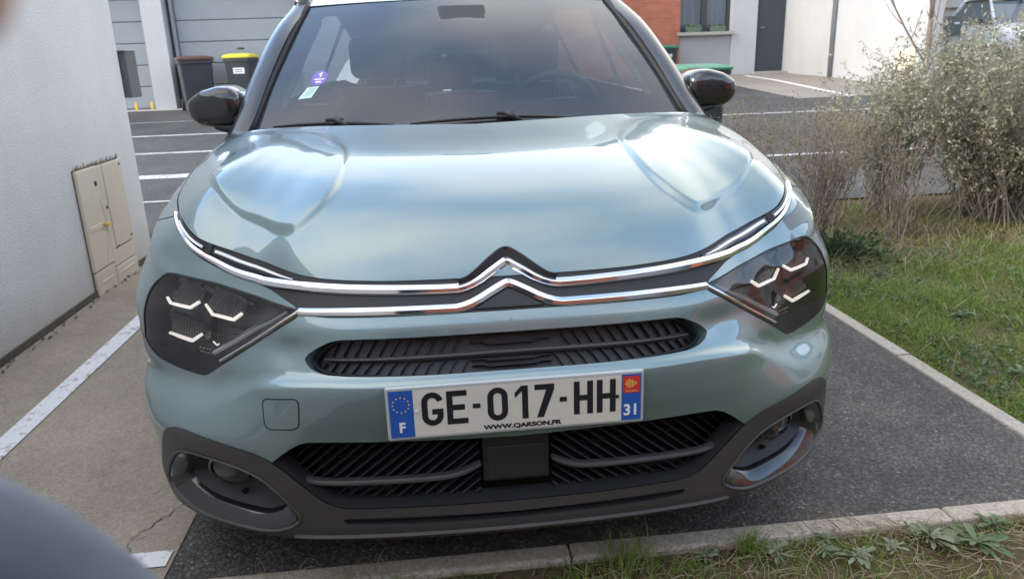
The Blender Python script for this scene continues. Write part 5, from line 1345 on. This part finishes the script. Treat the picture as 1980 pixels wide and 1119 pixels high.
# broad-leaved ground cover in the lawn
n = 9000; X = 1.74 + rng.uniform(0, 1, n) ** 1.3 * 2.4; Y = .1 + rng.uniform(0, 1, n) * 2.6; ok = patch(X, Y, 2.3, 5) > .55
P = np.stack([X, Y, rng.uniform(-.008, .022, n)], 1)[ok]; a = rng.uniform(0, 6.3, len(P)); D = np.stack([np.cos(a), np.sin(a), rng.uniform(0, .7, len(P))], 1)
V, Q = leaf_mesh(P, D, rng.uniform(.014, .035, len(P)), rng.uniform(.008, .016, len(P))); obj('clover', npmesh('clover', V, Q), M_WEED, None, 'stuff')
# --- strip in front of the kerb
n = 34000; X = -.85 + rng.uniform(0, 1, n) * 3.4; Y = .148 - rng.uniform(0, 1, n) ** 1.2 * .75; ok = rng.uniform(0, 1, n) < patch(X, Y, 2.2, 2) * (.55 + .35 * sstep(.2, 1.2, X))
P = np.stack([X, Y, np.full(n, -.013)], 1)[ok]
blades(P, rng.uniform(.012, .045, len(P)), rng.uniform(.0018, .004, len(P)), rng.uniform(.3, 1.4, len(P)), 'verge_grass', M_GRASS)
def straw(P, name, Lr=(.04, .12), parent=None, mat=M_DRY, up=.5, seg=6):
    m = MB()
    for p in P:
        a = random.uniform(0, 6.28); L = random.uniform(*Lr); d = Vector((math.cos(a), math.sin(a), random.uniform(.05, up))); q = Vector(p); path = [q.copy()]
        bend = random.uniform(-.9, .9)
        for k in range(seg):
            d = (Matrix.Rotation(bend / seg * 2, 3, 'Z') @ d) + Vector((0, 0, -.14 * k / seg)); d.normalize(); q = q + d * L / seg; q.z = max(q.z, .0); path.append(q.copy())
        m.tube(path, [random.uniform(.0008, .0016) * (1 - .7 * k / seg) for k in range(seg + 1)], 3, False)
    return m.build(name, mat, parent, kind='stuff')
straw([(random.uniform(.15, 1.7), .145 - random.random() ** 1.3 * .35, -.005) for _ in range(750)], 'straw_litter')
straw([(random.gauss(.90, .09), random.gauss(.15, .02), .012) for _ in range(60)], 'straw_litter', (.03, .09))
straw([(random.uniform(1.75, 2.9), random.uniform(2.2, 3.3), .0) for _ in range(260)], 'straw_litter', (.10, .35), up=.9)
def tuft(x, y, n, h, name, label, mat=M_GRASS, spread=.02, lean=(.3, 1.1), w_=(.002, .004), cat='grass tuft', group='grass tufts along the kerb'):
    P = np.stack([x + rng.normal(0, spread, n), y + rng.normal(0, spread, n), np.full(n, -.012)], 1)
    o = blades(P, rng.uniform(h * .4, h, n), rng.uniform(*w_, n), rng.uniform(*lean, n), name, mat, None, None); tag(o, label, cat, group); return o
tuft(.585, .125, 130, .085, 'grass_tuft', 'bright green grass tuft at the kerb, left of the pale rosettes', spread=.018)
tuft(.27, .112, 150, .13, 'grass_tuft', 'tall dark grass tuft at the kerb below the right end of the grille', spread=.03, lean=(.1, .9), w_=(.0018, .003))
tuft(.12, .07, 110, .05, 'grass_tuft', 'low grass tuft in the shade below the bumper', spread=.035)
tuft(.42, .075, 90, .05, 'grass_tuft', 'low grass tuft between the tall tuft and the bright tuft', spread=.016)
def curls(x, y, n, label):
    m = MB()
    for _ in range(n):
        q = Vector((x + random.gauss(0, .022), y + random.gauss(0, .018), -.01)); a = random.uniform(0, 6.28); R_ = random.uniform(.02, .05); path = []
        for k in range(14):
            t = k / 13 * random.uniform(.8, 1.0) * math.pi * .95; path.append(q + Vector((math.cos(a) * R_ * (1 - math.cos(t)), math.sin(a) * R_ * (1 - math.cos(t)) * .7, math.sin(t) * R_ * 1.7)))
        m.tube(path, [.0010 * (1 - .6 * k / 13) for k in range(14)], 3, False)
    o = m.build('dry_grass_tuft', M_DRY); return tag(o, label, 'grass tuft', 'curled dry grass')
curls(-.40, .115, 22, 'curled dry grass at the kerb below the left of the lower grille')
curls(-.54, .12, 5, 'few dry stalks at the kerb right of the concrete path')
curls(-.30, .14, 8, 'thin dry stalks right of the large curled tuft, under the bumper')
def rosette(x, y, n, L, mat, label, name='weed_rosette', lift=.14, wr=.27):
    n += 9; m = MB(); sq = random.uniform(.6, 1.0); rot = random.uniform(0, 6.28)
    for k in range(n):
        a = 2.4 * k + random.uniform(-.55, .55); ln = L * random.uniform(.35, 1.15) * (1 - .4 * k / n); el = max(.03, random.gauss(lift, .14) + .75 * (k / n) ** 2)
        ca, sa = math.cos(a), math.sin(a) * sq; d = Vector((ca * math.cos(rot) - sa * math.sin(rot), ca * math.sin(rot) + sa * math.cos(rot), 0)).normalized(); s = Vector((-d.y, d.x, 0)); V = []; bend = random.uniform(-.35, .35); roll = random.uniform(-.5, .5)
        nseg = 9; w0 = wr * random.uniform(.7, 1.25)
        for j in range(nseg + 1):
            t = j / nseg; env = (t ** .8) * (1 - t) ** .45 * 1.75 + .03; tooth = 1 + (.30 if j % 2 else -.22) * (0 if j in (0, nseg) else 1) * random.uniform(.4, 1)
            c = Vector((x, y, .002)) + (d + s * bend * t) * ln * t * math.cos(el) + Vector((0, 0, ln * (t * math.sin(el) - .6 * t * t * math.sin(el)) + .003 + .004 * k / n))
            hw = ln * w0 * env * tooth * .5; V += [c - s * hw + Vector((0, 0, hw * (.35 - roll))), c, c + s * hw + Vector((0, 0, hw * (.35 + roll)))]
        m.add(V, [(3 * i + j, 3 * i + j + 1, 3 * i + j + 4, 3 * i + j + 3) for i in range(nseg) for j in (0, 1)])
    o = m.build(name, mat, None); return tag(o, label, 'weed', 'weed rosettes along the kerb')
rosette(.46, .110, 13, .045, M_WEED2, 'small weed rosette with one pale leaf left of the bright grass tuft')
rosette(.635, .100, 18, .062, M_WEED2, 'pale weed rosette just right of the bright grass tuft')
rosette(.75, .085, 14, .045, M_WEED, 'green weed rosette between two pale rosettes at the kerb')
rosette(.82, .055, 26, .060, M_WEED2, 'dense pale weed rosette near the bottom edge')
rosette(.775, .125, 14, .045, M_WEED, 'feathery green weed against the kerb')
rosette(1.03, .095, 34, .085, M_WEED2, 'largest pale grey green rosette at the bottom right')
rosette(.92, .075, 14, .05, M_WEED2, 'pale weed rosette left of the largest rosette')
rosette(1.13, .055, 20, .085, M_WEED, 'broad leaved green weed in the bottom right corner')
rosette(1.22, .12, 16, .06, M_WEED, 'green weed by the kerb at the right edge')
# weeds in the lawn
for x, y, L, lab in ((1.80, .62, .05, 'pale weed by the side kerb nearest the camera'), (1.95, .95, .07, 'leafy weed in the lawn beyond the kerb corner'), (2.15, 1.55, .08, 'flat rosette in the middle of the lawn'), (1.86, 1.50, .05, 'small weed at the kerb beside the headlight'), (2.5, 1.1, .07, 'leafy weed at the right edge of the lawn')):
    rosette(x, y, 14, L, M_WEED, lab, lift=.5)
# --- low dark plant at the foot of the dry shrub
n = 900; c = np.array([2.16, 2.62, .05]); P = c + rng.normal(0, 1, (n, 3)) * [.11, .09, .045]; P[:, 2] = np.abs(P[:, 2]); D = (P - c) + [0, 0, .08]
V, Q = leaf_mesh(P, D, rng.uniform(.02, .045, n), rng.uniform(.012, .022, n)); o = obj('low_plant', npmesh('low_plant', V, Q), m_leaf('dark_leaves', [(.035, .07, .03), (.06, .10, .04), (.045, .085, .045)])); tag(o, 'low dark green plant at the foot of the dry shrub', 'plant')

def shrub(name, label, c, rad, hgt, nstem, nleaf, leafL, leafW, lm, tm, low, stemr=.006, upright=.5, group='shrubs on the verge', tw=3):
    t = thing(name, label, 'shrub', (c[0], c[1], 0), group)
    SA, SB, RA, RB = [], [], [], []; LP, LD = [], []
    for k in range(nstem):
        a = rng.uniform(0, 2 * math.pi); base = np.array([c[0] + rng.normal(0, rad * .16), c[1] + rng.normal(0, rad * .16), -.01])
        out = rng.uniform(0, 1) ** .6; top_ = np.array([c[0] + math.cos(a) * rad * out, c[1] + math.sin(a) * rad * out, hgt * (1 - .55 * out ** 2.2 * (1 - upright)) * rng.uniform(.72, 1.05)])
        q = base; m = 9; prev = base; dirr = None
        for j in range(1, m + 1):
            tt = j / m; p = base + (top_ - base) * tt + np.array([0, 0, hgt * .16 * math.sin(math.pi * tt)]) * (1 - upright) + rng.normal(0, .012, 3)
            SA.append(prev); SB.append(p); RA.append(stemr * (1 - .85 * (tt - 1 / m))); RB.append(stemr * (1 - .85 * tt))
            if tt > low:
                for _ in range(tw):
                    d = (p - prev) / np.linalg.norm(p - prev) * .6 + rng.normal(0, .55, 3); d /= np.linalg.norm(d); Ls = rng.uniform(.06, .20) * (rad / .8 + .2); e = p + d * Ls
                    SA.append(p); SB.append(e); RA.append(stemr * .22); RB.append(stemr * .10)
                    nl = max(1, int(nleaf)); ts = rng.uniform(.1, 1.05, nl)[:, None]; LP.append(p + d * Ls * ts + rng.normal(0, .004, (nl, 3))); LD.append(d * .5 + rng.normal(0, .7, (nl, 3)))
            prev = p
    V, Q = stem_mesh(np.array(SA), np.array(SB), np.array(RA), np.array(RB)); obj('branches', npmesh('branches', V, Q), tm, t)
    LP = np.concatenate(LP); LD = np.concatenate(LD); n = len(LP)
    V, Q = leaf_mesh(LP, LD, rng.uniform(leafL * .6, leafL * 1.2, n), rng.uniform(leafW * .7, leafW * 1.2, n)); obj('foliage', npmesh('foliage', V, Q), lm, t); return t
shrub('silver_shrub', 'large silver leaved shrub at the right edge on the verge', (3.75, 3.45), .95, 1.25, 130, 6, .036, .014, M_SILVER, M_TWIGP, .14, tw=4)
shrub('silver_shrub', 'smaller silver shrub between the large one and the dry shrub', (3.10, 3.75), .52, .98, 55, 5, .032, .013, M_SILVER, M_TWIGP, .25, tw=3)
shrub('dry_shrub', 'dry twiggy shrub behind the right headlight', (2.42, 3.35), .38, .80, 85, 3, .020, .009, M_OLIVE, M_TWIG, .42, stemr=.0042, upright=.9, tw=2)
shrub('dry_shrub', 'sparse brown shrub between the right mirror and the dry shrub', (2.15, 4.0), .42, .76, 60, 3, .020, .009, M_OLIVE, M_TWIG, .42, stemr=.004, upright=.85, tw=2)
shrub('dry_shrub', 'thin dead stems in front of the smaller silver shrub', (2.78, 3.05), .26, .62, 40, 1, .014, .010, M_OLIVE, M_TWIG, .65, stemr=.004, upright=.95, tw=1)
# --- young bare tree
tr = thing('young_tree', 'young bare tree with a thin reddish trunk behind the silver shrub', 'tree', (4.78, 5.9, .06))
m = MB(); m.tube([(4.79 - .02 * math.sin(z * 1.3) - .015 * z, 5.9, z) for z in np.linspace(.02, 4.2, 26)], [.030 * (1 - .17 * z) for z in np.linspace(.02, 4.2, 26)], 12); m.build('trunk', M_BARK, tr, smooth=True)
def limb(p, d, L, r, depth):
    m = MB(); q = Vector(p); d = Vector(d).normalized(); path = [q.copy()]; n = 6; kids = []
    for k in range(n):
        d = (d + Vector((random.uniform(-.12, .12), random.uniform(-.12, .12), .10 + random.uniform(-.05, .05)))).normalized(); q = q + d * L / n; path.append(q.copy())
        if depth and k > 0 and random.random() < .75: kids.append((q.copy(), (d + Vector((random.uniform(-.9, .9), random.uniform(-.9, .9), random.uniform(-.3, .3)))).normalized()))
    m.tube(path, [r * (1 - .65 * k / n) for k in range(n + 1)], 6); b = m.build('branch' if depth > 0 else 'twig', M_BARK, tr, smooth=True)
    for kp, kd in kids: limb(kp, kd, L * random.uniform(.25, .45), r * .42, depth - 1)
limb((4.77, 5.9, .95), (-.62, 0, .62), .95, .013, 1)
limb((4.76, 5.9, .90), (.05, .1, 1), 1.0, .011, 1)
limb((4.77, 5.9, .88), (.40, .2, .8), 1.1, .012, 1)
limb((4.75, 5.9, 1.35), (-.35, -.3, .9), .9, .011, 1)
for z in (1.7, 2.1, 2.5, 2.9, 3.3): 
    a = z * 2.4; limb((4.76, 5.9, z), (math.cos(a), math.sin(a), .8), .9, .012, 1)

# ================================================================== WHITE CAR ACROSS THE STREET
wc = thing('parked_car', 'white car with a black roof parked behind the silver shrub at right', 'car', (12.25, 14.2, .42))
M_WPAINT = pbr('white_car_paint', (.72, .74, .77), .3, 0, 1.0, .03)
def wpt(x, y, z):
    a = math.radians(-14); c, s = math.cos(a), math.sin(a); return (12.35 + c * x - s * y, 14.4 + s * x + c * y, .44 + z)
st = [(-2.1, .62, .62), (-2.05, .74, .72), (-1.85, .83, .86), (-1.4, .88, .96), (-.9, .90, 1.02), (0, .91, 1.04), (1.2, .91, 1.06), (1.8, .88, 1.05), (2.05, .80, .98), (2.1, .72, .80)]
rings = []
for y, wv, zt in st:
    half = [(0, .22), (wv * .86, .22), (wv * .98, .34), (wv, .55), (wv * .985, zt - .16), (wv * .93, zt - .05), (wv * .80, zt), (wv * .4, zt + .025), (0, zt + .03)]
    rings.append([wpt(x, y, z) for x, z in half] + [wpt(-x, y, z) for x, z in half[-2:0:-1]])
m = MB(); m.rings(rings, capA=True, capB=True); m.build('body', M_WPAINT, wc, auto=50)
def quad(P, name, mat, n=1): m = MB(); m.add([wpt(*p) for p in P], [tuple(range(len(P)))]); return m.build(name, mat, wc)
A_, B_, C_, D_ = (.76, -.85, 1.02), (.60, -.15, 1.52), (.58, 1.1, 1.54), (.70, 1.75, 1.06)
mir = lambda p: (-p[0], p[1], p[2])
quad([mir(A_), A_, B_, mir(B_)], 'windscreen', M_WGLASS); quad([A_, D_, C_, B_], 'side_window', M_SIDEG); quad([mir(p) for p in (A_, B_, C_, D_)], 'side_window', M_SIDEG); quad([D_, mir(D_), mir(C_), C_], 'rear_window', M_SIDEG)
m = MB(); m.rings([[wpt(x, y, z + .03 - .03 * (x / .6) ** 2) for x in np.linspace(-.62, .62, 9)] for y, z in ((-.24, 1.50), (-.1, 1.545), (.5, 1.58), (1.15, 1.56), (1.35, 1.48))], close=False); m.build('roof', M_BLKG, wc, smooth=True)
for sx in (1, -1):
    m = MB(); m.tube([wpt(sx * .77, -.88, 1.0), wpt(sx * .60, -.14, 1.53)], [.035, .03], 8); m.build('pillar', M_WPAINT, wc, smooth=True)
    m = MB(); m.tube([wpt(sx * .70, 1.78, 1.05), wpt(sx * .58, 1.12, 1.55)], [.06, .05], 8); m.build('pillar', M_WPAINT, wc, smooth=True)
    m = MB(); m.box(wpt(sx * .98, -.62, 1.08), (.20, .10, .13), math.radians(-14)); m.build('door_mirror', M_BLKG, wc, bevel=.035, seg=3)
    m = MB(); m.box(wpt(sx * .62, -2.0, .74), (.30, .10, .12), math.radians(-14)); m.build('headlight', M_LAMPIN2, wc, bevel=.03)
    for yy in (-1.3, 1.3):
        m = MB(); m.tube([wpt(sx * .70, yy, .32), wpt(sx * .90, yy, .32)], .32, 28); wl = m.build('wheel', M_RUBBER, wc, auto=40); m = MB(); m.tube([wpt(sx * .89, yy, .32), wpt(sx * .915, yy, .32)], .21, 20); m.build('rim', M_RIM, wl, auto=40)
m = MB(); m.box(wpt(0, -2.06, .52), (.9, .06, .16), math.radians(-14)); m.build('grille', M_GRILLE, wc, bevel=.02)
m = MB(); m.box(wpt(0, .4, 1.0), (1.3, 1.9, .10), math.radians(-14)); m.build('cabin_floor', M_TRIMIN, wc)

# ================================================================== THE PHOTOGRAPHER
def cw(x, y, z):
    """metres right, down and ahead of the phone's lens"""
    return CAM + Vector((0.993606, -0.108299, -0.031919)) * x + Vector((-0.062309, -0.290214, -0.954931)) * y + Vector((0.094155, 0.950814, -0.295106)) * z
def skinned(name, chains, mat, parent=None, sub=2):
    """chains = [[(point, radius), ...], ...]; a chain may start at the nearest existing vertex"""
    V = []; E = []; Rr = []
    def find(p):
        for i, q in enumerate(V):
            if (q - p).length < 1e-4: return i
        V.append(p); return len(V) - 1
    for ch in chains:
        prev = None
        for p, r in ch:
            n0 = len(V); i = find(Vector(p))
            if len(V) > n0: Rr.append(r)
            if prev is not None: E.append((prev, i))
            prev = i
    me = bpy.data.meshes.new(name); me.from_pydata([tuple(v) for v in V], E, []); me.update()
    o = obj(name, me, mat, parent)
    sk = o.modifiers.new('skin', 'SKIN'); sk.use_smooth_shade = True
    for i, d in enumerate(me.skin_vertices[0].data): d.radius = (Rr[i], Rr[i]); d.use_root = (i == 0)
    s = o.modifiers.new('sub', 'SUBSURF'); s.levels = sub; s.render_levels = sub
    return o
M_SKIN = pbr('skin', (.42, .22, .16), .5); M_SKIN.node_tree.nodes['Principled BSDF'].inputs['Subsurface Weight'].default_value = .15
def m_cloth(name, c0, c1):
    m, t, p = new_mat(name); v = coords(t); wv = nd(t, 'ShaderNodeTexWave', Scale=260.0, Distortion=1.0); t.links.new(v, wv.inputs['Vector'])
    fo = noise(t, v, 9, 4); t.links.new(ramp(t, fo, [(.3, c0), (.7, c1)]), p.inputs['Base Color']); p.inputs['Roughness'].default_value = .85; p.inputs['Sheen Weight'].default_value = .2
    bump(t, p, fo, .5, .02); return m
M_JACKET = m_cloth('blue_grey_jacket', (.045, .058, .078), (.066, .082, .105)); M_TROUS = m_cloth('dark_trousers', (.03, .035, .045), (.05, .055, .07)); M_SHOE = pbr('shoe', (.03, .03, .03), .5); M_HAIR = pbr('hair', (.03, .02, .015), .6)
LS, LE, LW = cw(-.36, .20, -.03), cw(-.132, .139, .243), cw(-.055, .135, .02)
LM = cw(-.180, .063, .205)
RS, RE, RW = cw(-.13, .26, -.34), cw(.10, .36, -.20), cw(.13, .06, -.03)
CH = (LS + RS) / 2 + Vector((0, 0, -.10)); NK = (LS + RS) / 2 + Vector((0, .0, .07)); PEL = Vector((CH.x - .02, CH.y - .20, .40)); WA = (CH + PEL) / 2
HD = NK + Vector((.03, .05, .14))
def leg(sx): 
    h = PEL + Vector((sx * .10, 0, -.05)); k = Vector((h.x + sx * .10, h.y + .36, .46)); a = Vector((k.x + sx * .02, k.y - .12, .09)); return h, k, a
pr = skinned('person', [[(PEL, .13), (WA, .115), (CH, .135), (NK, .055), (HD + Vector((0, 0, -.07)), .062), (HD, .088), (HD + Vector((0, 0, .08)), .075)],
    [(CH, .135), (LS, .058), (LM, .036), (LE, .036), (LW, .027)], [(CH, .135), (RS, .060), (RE, .040), (RW, .027)],
    [(PEL, .13), (leg(-1)[0], .085), (leg(-1)[1], .055), (leg(-1)[2], .038)], [(PEL, .13), (leg(1)[0], .085), (leg(1)[1], .055), (leg(1)[2], .038)]], M_SKIN)
tag(pr, 'crouching photographer, blue grey sleeve showing at the lower left corner', 'person')
# left hand: palm behind the phone's end, index finger reaching over the corner
PA = cw(-.050, .085, -.012)
skinned('left_hand', [[(LW, .026), (PA, .026), (cw(-.062, .050, -.010), .024)], [(cw(-.062, .050, -.010), .024), (cw(-.078, .012, .018), .0095), (cw(-.066, -.016, .044), .0090), (cw(-.049, -.0245, .054), .0086), (cw(-.0365, -.0250, .057), .0078)],
    [(PA, .026), (cw(-.058, .060, .012), .0095), (cw(-.040, .072, .018), .009), (cw(-.022, .075, .010), .008)], [(PA, .026), (cw(-.055, .078, .012), .009), (cw(-.036, .088, .016), .0085), (cw(-.020, .088, .008), .0075)],
    [(PA, .026), (cw(-.050, .096, .012), .0085), (cw(-.034, .103, .014), .008), (cw(-.020, .101, .006), .007)], [(PA, .026), (cw(-.030, .075, -.030), .011), (cw(-.008, .055, -.030), .0095)]], M_SKIN, pr)
PB = cw(.145, .045, -.020)
skinned('right_hand', [[(RW, .026), (PB, .026), (cw(.150, .015, -.018), .022)], [(cw(.150, .015, -.018), .022), (cw(.158, -.012, .006), .0092), (cw(.140, -.026, .010), .008)],
    [(PB, .026), (cw(.158, .030, .010), .0092), (cw(.140, .034, .014), .008)], [(PB, .026), (cw(.156, .046, .010), .009), (cw(.138, .050, .013), .008)], [(PB, .026), (cw(.152, .060, .008), .0085), (cw(.136, .062, .011), .0075)], [(PB, .026), (cw(.125, .030, -.034), .010), (cw(.105, .015, -.030), .009)]], M_SKIN, pr)
skinned('jacket', [[(PEL + Vector((0, 0, .02)), .150), (WA, .140), (CH, .160), (NK + Vector((0, 0, -.03)), .075)], [(CH, .160), (LS, .075), (LM, .049), (LE, .050), (LW + (LE - LW) * .18, .040)], [(CH, .160), (RS, .082), (RE, .056), (RW + (RE - RW) * .15, .040)]], M_JACKET, pr)
for sx in (-1, 1):
    h, k, a = leg(sx)
    skinned('trouser_leg', [[(PEL + Vector((sx * .05, 0, 0)), .125), (h, .100), (k, .072), (a, .060)]], M_TROUS, pr)
    m = MB(); m.box((a.x, a.y + .07, .045), (.10, .28, .085)); m.build('shoe', M_SHOE, pr, bevel=.035, seg=3)
m = MB(); hr = []
for k in range(7):
    t = k / 6; r_ = .098 * math.sin(math.pi * (.12 + .5 * t)) ; hr.append([tuple(HD + Vector((r_ * math.cos(a), -.015 + r_ * math.sin(a), .115 - .13 * t))) for a in np.linspace(0, 2 * math.pi, 20, endpoint=False)])
m.rings(hr, capA=True); m.build('hair', M_HAIR, pr, smooth=True)
for sx in (-1, 1):
    m = MB(); e = HD + Vector((sx * .032, .080, .012)); m.tube([e + Vector((0, -.012, 0)), e + Vector((0, .004, 0)), e + Vector((0, .010, 0))], [.014, .012, .004], 10); m.build('eye', M_STICK, pr, smooth=True)
    m = MB(); e = HD + Vector((sx * .086, .0, .0)); m.box(tuple(e), (.02, .04, .06)); m.build('ear', M_SKIN, pr, bevel=.009, seg=3)
m = MB(); m.tube([HD + Vector((0, .078, .02)), HD + Vector((0, .105, -.015)), HD + Vector((0, .085, -.028))], [.008, .015, .008], 8); m.build('nose', M_SKIN, pr, smooth=True)
m = MB(); m.box(tuple(HD + Vector((0, .082, -.055))), (.045, .012, .012)); m.build('mouth', pbr('lips', (.38, .14, .12), .5), pr, bevel=.005)
ph = thing('phone', 'black phone held by the photographer at the camera position', 'phone', tuple(cw(.06, .015, -.02)))
Mr = Matrix(((0.993606, 0.062309, -0.094155), (-0.108299, 0.290214, -0.950814), (-0.031919, 0.954931, 0.295106)))
m = MB(); m.box(tuple(cw(.062, .015, -.0225)), (.155, .074, .008), M=Mr); m.build('body', M_BLKG, ph, bevel=.003, seg=3)
m = MB(); m.box(tuple(cw(.062, .015, -.0268)), (.148, .068, .0004), M=Mr); m.build('screen', M_BLKG, ph)
